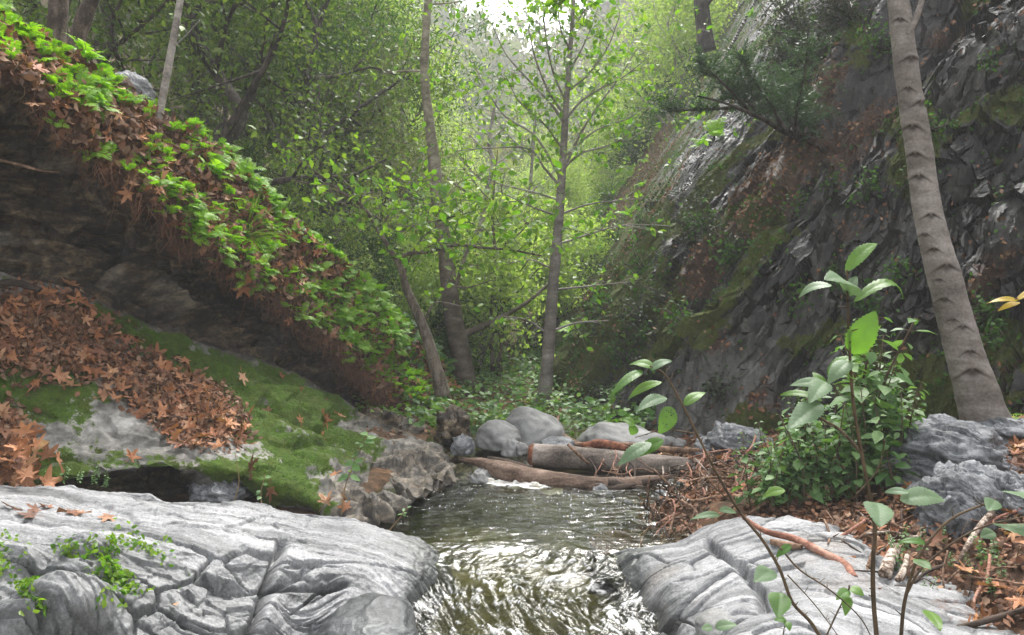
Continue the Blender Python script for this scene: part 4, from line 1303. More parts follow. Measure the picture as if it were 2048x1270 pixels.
# two trunks and the thin pole on the left crest
pix_tree('trunk_tree', 'upright grey trunk rising from the ferns at the top left', 5.7, [(112, 150), (112, 110), (114, 60), (118, 0), (122, -80), (126, -300), (130, -700)], [48, 40, 37, 35, 34, 30, 22], [], M['bark_brown'], None, .1, 71, nside=24)
pix_tree('trunk_tree', 'slanting dark trunk growing beside the upright trunk at the top left', 5.6, [(140, 140), (148, 105), (160, 60), (180, 5), (205, -60), (260, -220), (330, -420)], [42, 34, 32, 29, 27, 23, 15], [], M['bark_brown'], None, .1, 72, nside=24)
pix_tree('pole_tree', 'thin straight pale pole-like trunk leaning from the fern crest', 5.7, [(312, 260), (320, 225), (330, 170), (341, 110), (352, 50), (361, -5), (374, -90), (400, -260), (420, -400)], [17, 15, 15, 14.5, 14, 13, 12, 10, 6],
         [([(345, 95), (372, 70), (400, 40)], 3, .4)], M['bark_pale'], M['leaf_alder'], .07, 73, (5, .25, 4), nside=16)

# big leaning trunk on the right with eye-shaped branch scars
root = empty('leaning_alder', P(1975, 868, 5.05))
tag(root, 'big leaning grey alder trunk with eye-shaped branch scars before the dark cliff', 'tree')
tp, tr_ = path(PP([(1985, 905), (1968, 840), (1948, 770), (1927, 700), (1890, 560), (1857, 430), (1838, 300), (1822, 200), (1808, 100), (1797, 0), (1786, -100), (1770, -300), (1755, -520)], 5.05),
               np.array([104, 79, 73, 68, 61, 54, 51, 47, 44, 41, 38, 33, 25]) * 5.05 / F / 2, 700)
n = 110
T = unit(np.gradient(tp, axis=0))
ref = unit(np.cross(T, [0, 1, 0]))
W_ = unit(np.cross(T, ref))
an = np.linspace(0, 2 * np.pi, n, endpoint=False)
ring = np.cos(an)[None, :, None] * ref[:, None] + np.sin(an)[None, :, None] * W_[:, None]
base = tp[:, None] + ring * tr_[:, None, None]
bpx, bpv = proj(base)
fsel = (ring[..., 1] < .25)
dsp = .006 * fbm(base * 3, 3) + .0035 * fbm(base * np.array([3, 3, 16]), 4)
scar = np.zeros(bpx.shape)
ax_, ay_ = proj(tp)
r_ = np.random.default_rng(8)
SC = [(1822, 118, .9), (1816, 178, .7), (1845, 207, 1.1), (1825, 255, 1.), (1831, 310, .9), (1838, 355, 1.), (1862, 432, .9), (1850, 470, .6), (1893, 535, 1.1), (1868, 500, .7), (1888, 600, .8), (1925, 655, .8), (1940, 705, .8),
      (1945, 745, 1.35), (1905, 640, .6), (1800, 40, .7), (1878, 560, .5)]
for sx, sy, ss in SC:
    dx, dy = (bpx - sx) / (19 * ss), (bpv - sy) / (15 * ss)
    # raised brow, dark eye under it
    arc = np.exp(-((dy - .55 * dx ** 2 + .55) / .28) ** 2 - (dx / 1.25) ** 4) * fsel
    eye = np.exp(-((dx / .5) ** 2 + ((dy - .15) / .45) ** 2)) * fsel
    bulge = np.exp(-((dx / 1.2) ** 2 + ((dy - .1) / 1.0) ** 2)) * fsel
    dsp += .0045 * ss * bulge + .0045 * ss * arc - .012 * ss * eye
    line = np.exp(-((dy - .75 * np.abs(dx) + .45) / .17) ** 2 - (dx / 1.5) ** 4) * fsel
    scar = np.maximum(scar, np.clip(.85 * eye + .8 * line * (dx ** 2 > .02), 0, 1))
for k in range(60):      # thin horizontal creases
    i = r_.integers(0, 700)
    c0 = r_.uniform(np.pi, 2 * np.pi)
    g_ = np.exp(-((np.arange(700)[:, None] - i - 6 * np.sin(an)[None]) / 1.3) ** 2) * np.exp(-(np.angle(np.exp(1j * (an - c0)))[None] / r_.uniform(.2, .6)) ** 4)
    dsp -= .0014 * g_
    scar = np.maximum(scar, .5 * g_)
flare = .075 * np.exp(-(np.arange(700)[:, None] / 60.)) * (.6 + .6 * np.sin(an * 3 + 1)[None])
V = base + ring * (dsp + flare)[..., None]
i = np.arange(700 * n).reshape(700, n)
j = np.roll(i, -1, axis=1)
b = MB().add(V.reshape(-1, 3), quads=np.stack([i[:-1], i[1:], j[1:], j[:-1]], -1).reshape(-1, 4)[:, ::-1], rnd=0)
o = b.build('trunk', M['bark_alder'], root, True, {'scar': scar})
o.matrix_parent_inverse = Matrix.Translation(-root.location)
for br, w0 in (([(1812, 70), (1828, 45), (1838, 20), (1850, -20), (1875, -90)], 15), ([(1800, -120), (1760, -200), (1700, -260)], 14)):
    b = MB()
    add_tube(b, PP(br, 5.0), np.linspace(w0, w0 * .5, len(br)) * 5 / F / 2, 12, 50, .08, 3)
    o = b.build('branch', M['bark_alder'], root)
    o.matrix_parent_inverse = Matrix.Translation(-root.location)


# ------------------------------------------------------------------ grown trees for the woods
def grow(seed, H, r0, spread=.5, crown0=.25, nl=9, nleaf=9000, lsize=.09, tmpl=DIAMOND, crook=.12, droop=0., fill=1.):
    r = np.random.default_rng(seed)
    wood = MB()
    n = 7
    tp = np.array([[0, 0, 0]] + [[r.normal() * crook * H * .25 * k / n, r.normal() * crook * H * .25 * k / n, H * .8 * k / n] for k in range(1, n + 1)])
    rad = r0 * (1 - .8 * np.linspace(0, 1, n + 1))
    rad[0] *= 1.3
    add_tube(wood, tp, rad, 10, 40, .15, seed)
    p, rr = path(tp, rad, 60)
    tips = []
    for k in range(nl):
        t_ = crown0 + (1 - crown0) * (k + r.random() * .8) / nl
        i_ = min(int(t_ * 59), 59)
        az = k * 2.4 + r.normal() * .5
        el = r.uniform(.05, .6) + .7 * t_
        L = H * spread * (1.05 - .55 * t_) * r.uniform(.75, 1.2)
        d = np.array([math.cos(az) * math.cos(el), math.sin(az) * math.cos(el), math.sin(el)])
        q_ = [p[i_]]
        for s in range(4):
            d = unit(d + r.normal(size=3) * .28 + np.array([0, 0, .1 - droop]))
            q_.append(q_[-1] + d * L / 4)
        lr = rr[i_] * .6 * np.array([1, .75, .5, .32, .15])
        add_tube(wood, q_, lr, 7, 22, .15, seed + k)
        lp_, lrr = path(q_, lr, 24)
        for s in range(6):
            j_ = int(r.uniform(6, 23))
            d2 = unit(unit(lp_[min(j_ + 1, 23)] - lp_[j_ - 1]) + r.normal(size=3) * .75 + np.array([0, 0, .1 - droop]))
            L2 = L * r.uniform(.25, .5)
            e = lp_[j_] + d2 * L2
            m_ = lp_[j_] + d2 * L2 * .5 + r.normal(size=3) * .05 * L2
            add_tube(wood, [lp_[j_], m_, e], [lrr[j_] * .6, lrr[j_] * .4, .006], 5, 8)
            tips += [(m_, L2), (e, L2), ((m_ + e) / 2, L2)]
        tips.append((q_[-1], L * .4))
    k = r.integers(0, len(tips), nleaf)
    ctr = np.array([a for a, _ in tips])[k]
    sp = np.array([a for _, a in tips])[k]
    pos = ctr + r.normal(size=(nleaf, 3)) * (sp * .34 * fill)[:, None] * np.array([1, 1, .62])
    d = unit(r.normal(size=(nleaf, 3)) + np.array([0, 0, -.35]))
    up_ = r.normal(size=(nleaf, 3)) * .8 + np.array([0, 0, .8])
    crown = MB()
    leaves(crown, tmpl, pos, d, up_, lsize * r.uniform(.55, 1.3, nleaf))
    return wood, crown


def proto(name, bark, leafm, **kw):
    w_, c_ = grow(**kw)
    return (w_.mesh('trunk', bark), c_.mesh('crown', leafm), name)


PR = {
    'oak1': proto('oak_tree', M['bark_oak'], M['leaf_oak'], seed=1, H=6.5, r0=.16, spread=.52, nl=11, nleaf=11000, lsize=.085, crook=.3),
    'oak2': proto('oak_tree', M['bark_oak'], M['leaf_oak'], seed=2, H=6, r0=.17, spread=.6, nl=10, nleaf=11000, lsize=.08, crook=.4),
    'bay': proto('bay_tree', M['bark_oak'], M['leaf_bay'], seed=3, H=7, r0=.13, spread=.4, crown0=.15, nl=13, nleaf=14000, lsize=.12, tmpl=LANCE),
    'olive': proto('scrub_oak', M['bark_oak'], M['leaf_olive'], seed=4, H=5.5, r0=.12, spread=.55, crown0=.12, nl=12, nleaf=16000, lsize=.06, crook=.4, droop=.1),
    'light': proto('alder_tree', M['bark_pale'], M['leaf_light'], seed=5, H=8, r0=.1, spread=.38, crown0=.22, nl=13, nleaf=9000, lsize=.1, crook=.12, fill=1.2),
    'light2': proto('alder_tree', M['bark_pale'], M['leaf_light'], seed=6, H=7, r0=.09, spread=.45, crown0=.18, nl=12, nleaf=8000, lsize=.1, crook=.2, fill=1.3),
    'bush': proto('bush', M['bark_oak'], M['leaf_bay'], seed=7, H=2.2, r0=.04, spread=.6, crown0=.05, nl=12, nleaf=7000, lsize=.07, crook=.4),
    'bushl': proto('bush', M['bark_pale'], M['leaf_light'], seed=8, H=2.4, r0=.035, spread=.6, crown0=.05, nl=12, nleaf=5500, lsize=.08, crook=.4),
}


def put(key, x, y, s, label, cat, group=None, z=None, rz=None, sz=None, tilt=(0, 0)):
    w_, c_, nm = PR[key]
    root = empty(nm, (x, y, (float(gz(x, y)) - .1 if z is None else z)), rng.uniform(0, 6.28) if rz is None else rz)
    root.rotation_euler[0], root.rotation_euler[1] = tilt
    root.scale = (s, s, s * (sz or 1))
    tag(root, label, cat, group)
    a = link('trunk', w_, root)
    c2 = link('crown', c_, root)
    c2['kind'] = 'stuff'
    return root


TR = np.random.default_rng(77)
# dark wood on the left slope behind the fern crest
for x, y, k, s, lab in [
    (-4.6, 9.0, 'oak1', .95, 'dark live oak nearest behind the two trunks at the top left'),
    (-3.4, 9.6, 'oak2', .9, 'dark live oak behind the pale pole trunk'),
    (-4.6, 11.5, 'bay', .95, 'bay tree with long leaves between the dark oaks'),
    (-2.9, 11.0, 'oak1', .85, 'dark oak with crooked limbs left of the leaning trunk'),
    (-6.6, 11.2, 'oak2', 1.1, 'dark oak at the far left edge of the wood'),
    (-3.6, 13.5, 'oak2', 1.05, 'dark oak in the second row behind the bay tree'),
    (-2.4, 12.8, 'olive', .8, 'dusty grey-green scrub oak left of the leaning trunk'),
    (-5.8, 14.5, 'oak1', 1.2, 'tall dark oak in the second row of the left wood')]:
    put(k, x, y, s, lab, 'tree')
for k in range(26):
    y = TR.uniform(14, 34)
    x = -TR.uniform(1.9, 3.5) - (y - 12) * TR.uniform(.05, .75)
    key = ['oak1', 'olive', 'oak2', 'olive', 'bay', 'light'][k % 6] if y < 24 else ['olive', 'light', 'oak2'][k % 3]
    put(key, x, y, TR.uniform(.75, 1.15), 'tree of the dark mixed wood on the left valley side', 'tree', 'trees on the left valley side')
for k in range(24):
    y = TR.uniform(17, 42)
    x = TR.uniform(-.14, .17) * y
    put(['light', 'light2', 'light', 'bushl'][k % 4], x, y, TR.uniform(.42, .62) * (1 + (y - 17) / 30), 'pale green tree in the haze of the valley floor', 'tree', 'pale trees on the valley floor')
for k in range(20):
    y = TR.uniform(19, 44)
    x = 2.8 + (y - 15) * TR.uniform(.12, .5)
    put(['olive', 'light2', 'oak1', 'light'][k % 4], x, y, TR.uniform(.8, 1.2), 'hazy tree on the slope beyond the cliff', 'tree', 'trees beyond the cliff')
for k in range(22):
    y = TR.uniform(11, 18)
    x = TR.uniform(-1.8, .95) * (y / 12) ** .6
    if abs(x - .45) < .3 and y < 12:
        x -= 1
    put(['bushl', 'bush', 'bushl'][k % 3], x, y, TR.uniform(.6, 1.1), 'leafy bush on the valley floor behind the leaning trees', 'bush', 'bushes behind the leaning trees')
for k in range(9):
    x, y = -1.1 - .42 * k + TR.normal() * .1, 10.4 + TR.uniform(-.3, 1.4)
    put(['bush', 'bushl'][k % 2], x, y, TR.uniform(.5, .8), 'shady bush growing behind the fern crest', 'bush', 'bushes behind the fern crest')

# the far hillside: forest that reads as one mass
fm_ = MB()
fr2 = np.random.default_rng(5)
NC = 560
cy = fr2.uniform(40, 130, NC)
cx = fr2.uniform(-.5, .5, NC) * cy * 1.3
cz = gz(cx, cy)
for k in range(NC):
    s = fr2.uniform(2.2, 4.2)
    m_ = 170 if cy[k] < 110 else 90
    u_ = unit(fr2.normal(size=(m_, 3)))
    rad_ = s * fr2.uniform(.55, 1.05, m_)[:, None] * (1 + .3 * fbm(u_ * 1.5 + k, 2))[:, None]
    pos = np.array([cx[k], cy[k], cz[k] + s * .9]) + u_ * rad_ * np.array([1, 1, 1.15])
    hue = fr2.random()
    leaves(fm_, DIAMOND, pos, unit(fr2.normal(size=(m_, 3))), fr2.normal(size=(m_, 3)) + np.array([0, 0, .6]), fr2.uniform(.5, 1.1, m_) * (1 if cy[k] < 110 else 1.6), np.clip(hue + fr2.normal(size=m_) * .15, 0, 1))
M['far'] = mat_leaf('far_forest_leaf', [(.06, .09, .03), (.1, .13, .04), (.14, .16, .06), (.2, .22, .07), (.17, .14, .08)], .4, .6)
o = fm_.build('forest', M['far'])
tag(o, 'hazy wooded hillside closing the canyon', kind='stuff')

# ------------------------------------------------------------------ shrubs rooted in the cliff


def cliff_at(x, y):
    i = surf(CLIFF, x, y)
    return CLIFF['A'][i], CLIFF['N'][i]


def needles(fine, lp, r):
    pass


def pine_shrub():
    d = 7.6
    root = empty('needle_shrub', P(1640, 262, 8.3))
    tag(root, 'blue-green needled shrub reaching out from the cliff on a bent dark stem', 'shrub')
    b = MB()
    stem = PP([(1652, 250, 8.6), (1632, 262, 8.3), (1598, 272, 8.), (1568, 262, 7.8), (1530, 240, 7.6), (1490, 222, 7.4), (1440, 203, 7.2), (1395, 192, 7.1)])
    add_tube(b, stem, np.array([24, 20, 17, 14, 9, 7, 4, 3]) * .0024, 12, 70, .2, 4)
    stuff_ = [b]
    lb = MB()
    r = np.random.default_rng(12)
    tips = []
    brs = [[(1575, 264), (1545, 215), (1515, 170), (1490, 140)], [(1560, 258), (1535, 225), (1480, 170), (1450, 140)], [(1590, 270), (1570, 225), (1560, 180), (1540, 130)], [(1530, 240), (1490, 205), (1440, 165), (1400, 140)],
           [(1500, 225), (1455, 200), (1400, 170), (1360, 160)], [(1600, 270), (1605, 235), (1625, 205), (1650, 180)], [(1590, 268), (1590, 220), (1600, 170), (1590, 130)], [(1470, 215), (1420, 210), (1370, 205), (1345, 200)],
           [(1610, 268), (1640, 230), (1670, 215)]]
    for k, q_ in enumerate(brs):
        Q = PP(q_, d)
        Q[:, 1] += np.linspace(0, 1, len(Q)) * r.normal() * .5
        add_tube(b, Q, np.linspace(.018, .004, len(Q)), 7, 26, .15, k)
        p_, _ = path(Q, [.1] * len(Q), 30)
        for s in range(46):
            a = p_[int(r.uniform(6, 29))]
            e = a + r.normal(size=3) * np.array([.16, .16, .1]) + np.array([-.02, 0, .06])
            add_tube(b, [a, (a + e) / 2, e], [.003, .002, .001], 3, 4)
            m_ = 46
            tt_ = r.random(m_)[:, None]
            pos = a + (e - a) * tt_
            leaves(lb, LANCE, pos, unit(unit(e - a) * .7 + r.normal(size=(m_, 3)) * .6), r.normal(size=(m_, 3)), r.uniform(.03, .06, m_))
    for nm, bb, mt in (('stem', b, M['bark_oak']), ('foliage', lb, M['needle'])):
        o = bb.build(nm, mt, root)
        o.matrix_parent_inverse = Matrix.Translation(-root.location)
        if nm == 'foliage':
            o['kind'] = 'stuff'


pine_shrub()


def cliff_shrub(x, y, w, h, n, mat, size, label, seed, name='shrub', group=None, tmpl=OVATE, out=.35):
    r = np.random.default_rng(seed)
    p, nn = cliff_at(x, y)
    d = p[1]
    root = empty(name, p)
    tag(root, label, 'shrub', group)
    b, lb = MB(), MB()
    sc = d / F
    lp = []
    for k in range(n):
        e = p + np.array([r.normal() * w * sc * .45, 0, r.normal() * h * sc * .45]) + nn * out * r.uniform(.2, 1.)
        m_ = (p + e) / 2 + r.normal(size=3) * .06
        add_tube(b, [p, m_, e], [.009, .006, .002], 4, 10)
        q_, _ = path([p, m_, e], [.1] * 3, 14)
        for s in range(16):
            dd = unit(r.normal(size=3) + np.array([0, 0, -.1]))
            lp.append((q_[int(r.uniform(5, 14))] + r.normal(size=3) * .05, dd))
    leafset(lb, lp, size, tmpl, seed)
    for nm, bb, mt in (('stem', b, M['bark_oak']), ('foliage', lb, mat)):
        o = bb.build(nm, mt, root)
        o.matrix_parent_inverse = Matrix.Translation(-root.location)
        if nm == 'foliage':
            o['kind'] = 'stuff'


for k, (x, y, w_, h_) in enumerate([(1600, 60, 90, 90), (1660, 120, 80, 80), (1620, 150, 80, 60), (1700, 40, 70, 80), (1570, 120, 60, 60)]):
    cliff_shrub(x, y, w_, h_, 60, M['leaf_gloss'], .05, 'dark glossy-leaved shrub hanging on the upper cliff above the needled shrub', 200 + k, group='glossy shrubs on the upper cliff')
for k, (x, y, w_, h_) in enumerate([(1330, 150, 90, 60), (1400, 60, 80, 60), (1290, 230, 80, 50), (1230, 300, 80, 60), (1200, 380, 60, 50), (1440, 20, 70, 50), (1270, 290, 70, 60), (1180, 430, 50, 50), (1340, 90, 60, 60), (1310, 200, 60, 40)]):
    cliff_shrub(x, y, w_, h_, 34, M['leaf_alder' if k % 3 else 'leaf_bay'], .09, 'bright leafy shrub on the far shoulder of the cliff', 230 + k, group='shrubs on the far cliff shoulder', out=.6)
for k in range(26):
    x = TR.uniform(1190, 1480)
    y = TR.uniform(380, 790)
    if y < 950 - (x - 1085) * 1.7 or x + y < 1780:
        pass
    cliff_shrub(x, y, 50, 40, 12, M['leaf_gloss' if k % 2 else 'leaf_bay'], .05, 'small dark-leaved shrub in the clefts of the lower cliff', 260 + k, group='small shrubs in the lower cliff', out=.25)
for k in range(18):
    x, y = TR.uniform(1560, 2040), TR.uniform(60, 700)
    cliff_shrub(x, y, 34, 30, 7, M['leaf_bay'], .045, 'little green plant rooted in a crack of the dark cliff', 300 + k, name='cliff_plant', group='little plants on the dark cliff', out=.12)

pix_tree('trunk_tree', 'dark mossy trunk standing on the far shoulder at the top right of the alder', 17., [(1412, 100), (1408, 60), (1402, 0), (1390, -80), (1370, -220)], [40, 32, 29, 26, 20],
         [([(1404, 20), (1440, -30), (1480, -90)], 14, .6)], M['bark_oak'], M['leaf_light'], .1, 81, (5, .6, 5))
pix_tree('overhanging_branch', 'leafy branch tip hanging into the top of the picture near the young alder', 5.2, [(1290, -260), (1230, -150), (1170, -60), (1120, -5)], [9, 7, 5, 2],
         [([(1190, -85), (1150, -30), (1085, 5)], 3, 2.), ([(1200, -100), (1190, -40), (1165, 15)], 3, 2.), ([(1150, -40), (1130, 0), (1105, 20)], 2, 2.)], M['bark_brown'], M['leaf_alder'], .07, 82, (6, .16, 4), cat='branch', bend=.1)

# ------------------------------------------------------------------ ferns
M['fern'] = mat_leaf('fern_frond', [(.14, .31, .014), (.21, .41, .02), (.31, .5, .035), (.18, .36, .02)], .48, .5, objrand=.6)
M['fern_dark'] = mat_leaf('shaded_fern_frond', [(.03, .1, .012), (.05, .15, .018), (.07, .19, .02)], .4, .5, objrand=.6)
M['stem'] = mat_bark('plant_stem', [(.3, (.05, .035, .022)), (.6, (.11, .075, .045))], (1, 1, .4), 30, .003)
M['nettle'] = mat_leaf('soft_herb_leaf', [(.06, .14, .04), (.1, .2, .06), (.15, .27, .09), (.21, .33, .13)], .35, .5)
M['sapling'] = mat_leaf('sapling_leaf', [(.09, .19, .045), (.12, .24, .05), (.16, .28, .05)], .45, .45, spec=.35)
M['sapling_pale'] = mat_leaf('pale_sapling_leaf', [(.12, .19, .1), (.16, .24, .13), (.14, .21, .11)], .3, .5, spec=.3, tcol=(1., 1.15, .7))
M['dry'] = mat_leaf('dry_grass_blade', [(.2, .13, .06), (.3, .2, .1), (.14, .085, .04)], .2, .6)
M['grass'] = mat_leaf('grass_blade', [(.07, .13, .02), (.12, .18, .035), (.2, .23, .08)], .3, .5)


def frond(b, base, az, elev, L, r, wid=.24, n=15):
    """arching fern frond: midrib with pairs of toothed leaflets"""
    d = np.array([math.cos(az), math.sin(az), 0.])
    s = np.array([-d[1], d[0], 0.])
    t = np.linspace(0, 1, 9)
    e = elev - (elev + r.uniform(.1, .6)) * t ** 1.4
    step = np.stack([np.cos(e), np.sin(e)], -1) * L / 8
    c_ = np.concatenate([[(0, 0)], np.cumsum(step[:-1], 0)])
    mid = base + c_[:, :1] * d + c_[:, 1:2] * np.array([0, 0, 1.])
    sway = r.normal() * .12 * L
    mid = mid + s * (t ** 2)[:, None] * sway
    add_tube(b, mid, np.linspace(.0025, .0008, 9), 3)
    tt_ = np.linspace(.16, .98, n)
    m_ = cr(mid, tt_)
    T = unit(np.gradient(m_, axis=0))
    nrm = unit(np.cross(T, s))
    pr_ = L * wid * np.sin(np.pi * np.clip(tt_ * .82 + .18, 0, 1)) ** .8 + .006
    for sg in (-1, 1):
        dir_ = unit(s * sg + T * .35 + nrm * r.normal(size=(n, 1)) * .12 - np.array([0, 0, .12]))
        leaves(b, PINNA, m_, dir_, nrm + r.normal(size=(n, 3)) * .15, pr_ * r.uniform(.85, 1.1, n), np.full(n, r.random()))


PINNA = (np.array([(0, .0, 0), (.18, .16, .02), (.5, .15, .03), (.78, .1, .02), (1, 0, -.04), (.78, -.1, .02), (.5, -.15, .03), (.18, -.16, .02)]),
         [(0, 7, 1), (1, 7, 6), (1, 6, 2), (2, 6, 5), (2, 5, 3), (3, 5, 4)])
FM = []
fr_ = np.random.default_rng(14)
for k in range(9):
    b = MB()
    nf = int(fr_.integers(6, 12))
    for j in range(nf):
        frond(b, np.array([fr_.normal() * .02, fr_.normal() * .02, 0]), j * 2.4 + fr_.normal() * .4, fr_.uniform(.55, 1.35), fr_.uniform(.7, 1.15), fr_, fr_.uniform(.2, .27))
    FM.append(b)
FMESH = [b.mesh('fern', M['fern']) for b in FM]
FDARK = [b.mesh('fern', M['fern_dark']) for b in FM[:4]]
BT = BANK
tr = np.random.default_rng(31)
cand = np.argwhere((BT['row'] > 1.7) & (BT['row'] < 4.6) & (BT['px'] > -40) & (BT['px'] < 935))
cpx, cpy = BT['px'][cand[:, 0], cand[:, 1]], BT['py'][cand[:, 0], cand[:, 1]]
crow = BT['row'][cand[:, 0], cand[:, 1]]
# thick near the crest and towards the creek, thin on the bare litter top left
dens = (.38 + .62 * sstep(3.9, 2.5, crow)) * (.25 + .75 * sstep(180, 430, cpx)) + .9 * sstep(600, 720, cpx)
dens = dens * (.45 + .55 * sstep(180, 420, cpx)) * (.22 + .78 * sstep(-.25, .15, fbm(BT['A'][cand[:, 0], cand[:, 1]] * 1.3 + 5, 3))) + .25 * np.exp(-(((cpx - 190) / 60) ** 2 + ((cpy - 160) / 50) ** 2)) * 3 + 1.2 * np.exp(-(((cpx - 60) / 60) ** 2 + ((cpy - 60) / 40) ** 2))
area = BT['A'][cand[:, 0], cand[:, 1]][:, 1] ** -1.0
pick = tr.choice(len(cand), 262, replace=False, p=dens * area / (dens * area).sum())
for n_, k in enumerate(pick):
    i = tuple(cand[k])
    p, nn = BT['A'][i], BT['N'][i]
    x_, row_ = cpx[k], crow[k]
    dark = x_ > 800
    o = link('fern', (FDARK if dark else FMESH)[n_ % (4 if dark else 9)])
    s = tr.uniform(.11, .22) * (1.1 if row_ < 2.8 else .85)
    place(o, p - nn * .015, nn * .6 + np.array([.12, -.25, .8]), tr.uniform(0, 6.28), s)
    if x_ < 330:
        tag(o, 'light green fern on the leafy crest at the top left near the trunks', 'fern', 'ferns at the top left')
    elif x_ < 620:
        tag(o, 'bright green fern on the litter slope around the spiky tuft', 'fern', 'ferns on the middle of the slope')
    elif x_ < 800:
        tag(o, 'lush green fern on the lower slope above the rusty rootlets', 'fern', 'ferns on the lower slope')
    else:
        tag(o, 'shaded fern at the low end of the slope beside the leaning trees', 'fern', 'ferns by the leaning trees')
FINE = (np.array([(0, 0, 0), (.4, .13, .04), (1, 0, -.06), (.4, -.13, .04)]), [(0, 2, 1), (0, 3, 2)])
# the small ferns between them, too many to single out
b = MB()
for k in tr.choice(len(cand), 900, replace=False, p=dens * area / (dens * area).sum()):
    i = tuple(cand[k])
    p, nn = BT['A'][i], BT['N'][i]
    for j in range(int(tr.integers(4, 8))):
        az, L = tr.uniform(0, 6.28), tr.uniform(.06, .15)
        el = tr.uniform(.3, 1.3)
        d = np.array([math.cos(az) * math.cos(el) + .1, math.sin(az) * math.cos(el) - .2, math.sin(el) + .2])
        d = unit(d)
        s_ = unit(np.cross(d, [0.1, .2, 1.]))
        t_ = np.linspace(.12, 1, 15)[:, None]
        mid = p + d * L * t_ - np.array([0, 0, .35 * L]) * t_ ** 2
        wl = L * .26 * np.sin(np.pi * np.linspace(.25, .97, 15)) + .003
        for sg in (-1, 1):
            leaves(b, FINE, mid, s_ * sg + d * .45 + tr.normal(size=(15, 3)) * .14, np.cross(s_, d) * -1, wl, np.full(15, tr.random()))
o = b.build('small_ferns', M['fern'])
tag(o, 'small bright ferns filling the slope between the larger ferns', kind='stuff')
# ferns on the cliff shoulder and a bright one at the right edge
for k in range(46):
    c0 = [(1200, 470, 40, 40), (1160, 500, 30, 30), (1330, 140, 30, 30), (1420, 50, 40, 30), (1100, 600, 40, 40), (1400, 250, 20, 30), (1180, 390, 30, 30), (1270, 360, 30, 20)][k % 8]
    i = surf(CLIFF, tr.normal(c0[0], c0[2]), tr.normal(c0[1], c0[3]))
    o = link('fern', FMESH[k % 9])
    place(o, CLIFF['A'][i], CLIFF['N'][i] * .7 + np.array([-.1, -.1, .6]), tr.uniform(0, 6.28), tr.uniform(.2, .42))
    tag(o, 'bright green fern on the far mossy shoulder of the cliff', 'fern', 'ferns on the cliff shoulder')
for k in range(5):
    i = surf(LS, tr.normal(2015, 22), tr.normal(862, 12))
    o = link('fern', FMESH[k])
    place(o, LS['A'][i], (0, -.2, 1), tr.uniform(0, 6), tr.uniform(.12, .2))
    tag(o, 'bright green fern right of the foot of the big leaning trunk', 'fern', 'ferns by the big trunk')
# spiky tuft hanging over the lip
i = surf(BT, 492, 478)
p0 = BT['A'][i]
b = MB()
for k in range(44):
    az, el, L = tr.uniform(0, 6.28), tr.uniform(-.5, 1.35), tr.uniform(.22, .5)
    d = np.array([math.cos(az) * math.cos(el), math.sin(az) * math.cos(el) - .2, math.sin(el)])
    q_ = [p0, p0 + d * L * .5 + [0, 0, .02], p0 + d * L + [0, 0, -.1 * L - .1 * L * (el < .3)]]
    pp_, _ = path(q_, [1] * 3, 9)
    sd_ = unit(np.cross(d, [.1, .9, .2])) * .006
    w_ = np.sin(np.linspace(.35, 3.1, 9))[:, None]
    V = np.concatenate([pp_ - sd_ * w_, pp_ + sd_ * w_])
    b.add(V, quads=[(j, j + 1, j + 10, j + 9) for j in range(8)])
tag(b.build('spiky_tuft', M['grass']), 'spiky grass-like tuft hanging over the lip of the fern slope', 'plant')

# ------------------------------------------------------------------ soft green herbs at the cliff foot
HM = []
hr = np.random.default_rng(19)
for k in range(6):
    b, w_ = MB(), MB()
    top = np.array([hr.normal() * .1, hr.normal() * .1, 1.])
    q_ = [(0, 0, 0), (hr.normal() * .03, hr.normal() * .03, .5), top]
    add_tube(w_, q_, [.011, .008, .004], 5, 12)
    p_, _ = path(q_, [.1] * 3, 60)
    for j in range(13):
        u = .2 + .8 * j / 12
        c_ = p_[min(int(u * 59), 59)]
        for sg in (0, math.pi):
            az = j * 1.57 + sg + hr.normal() * .25
            d = np.array([math.cos(az), math.sin(az), .12])
            L = (.17 - .1 * u ** 3) * hr.uniform(.8, 1.2)
            add_tube(w_, [c_, c_ + d * L * .35], [.003, .002], 3)
            leaves(b, OVATE, [c_ + d * L * .3], [d + np.array([hr.normal() * .25, hr.normal() * .25, -.35 + hr.normal() * .3])], [(hr.normal() * .35, hr.normal() * .35, 1)], L * hr.uniform(.6, 1.25))
            if hr.random() < .5 and u < .8:
                c2 = c_ + d * L * .3
                leaves(b, OVATE, c2 + hr.normal(size=(3, 3)) * .04, hr.normal(size=(3, 3)) + d, np.array([0, 0, 1]) + hr.normal(size=(3, 3)) * .3, L * .6)
    HM.append((w_.mesh('stem', M['stem']), b.mesh('leaves', M['nettle'])))


def herb(p, s, label, group, k, cat='herb', name='herb', n=(0, 0, 1)):
    root = empty(name)
    place(root, p, np.asarray(n) + tr.normal(size=3) * .12, tr.uniform(0, 6.28), s)
    tag(root, label, cat, group)
    w_, l_ = HM[k % 6]
    link('stem', w_, root)
    link('leaves', l_, root)


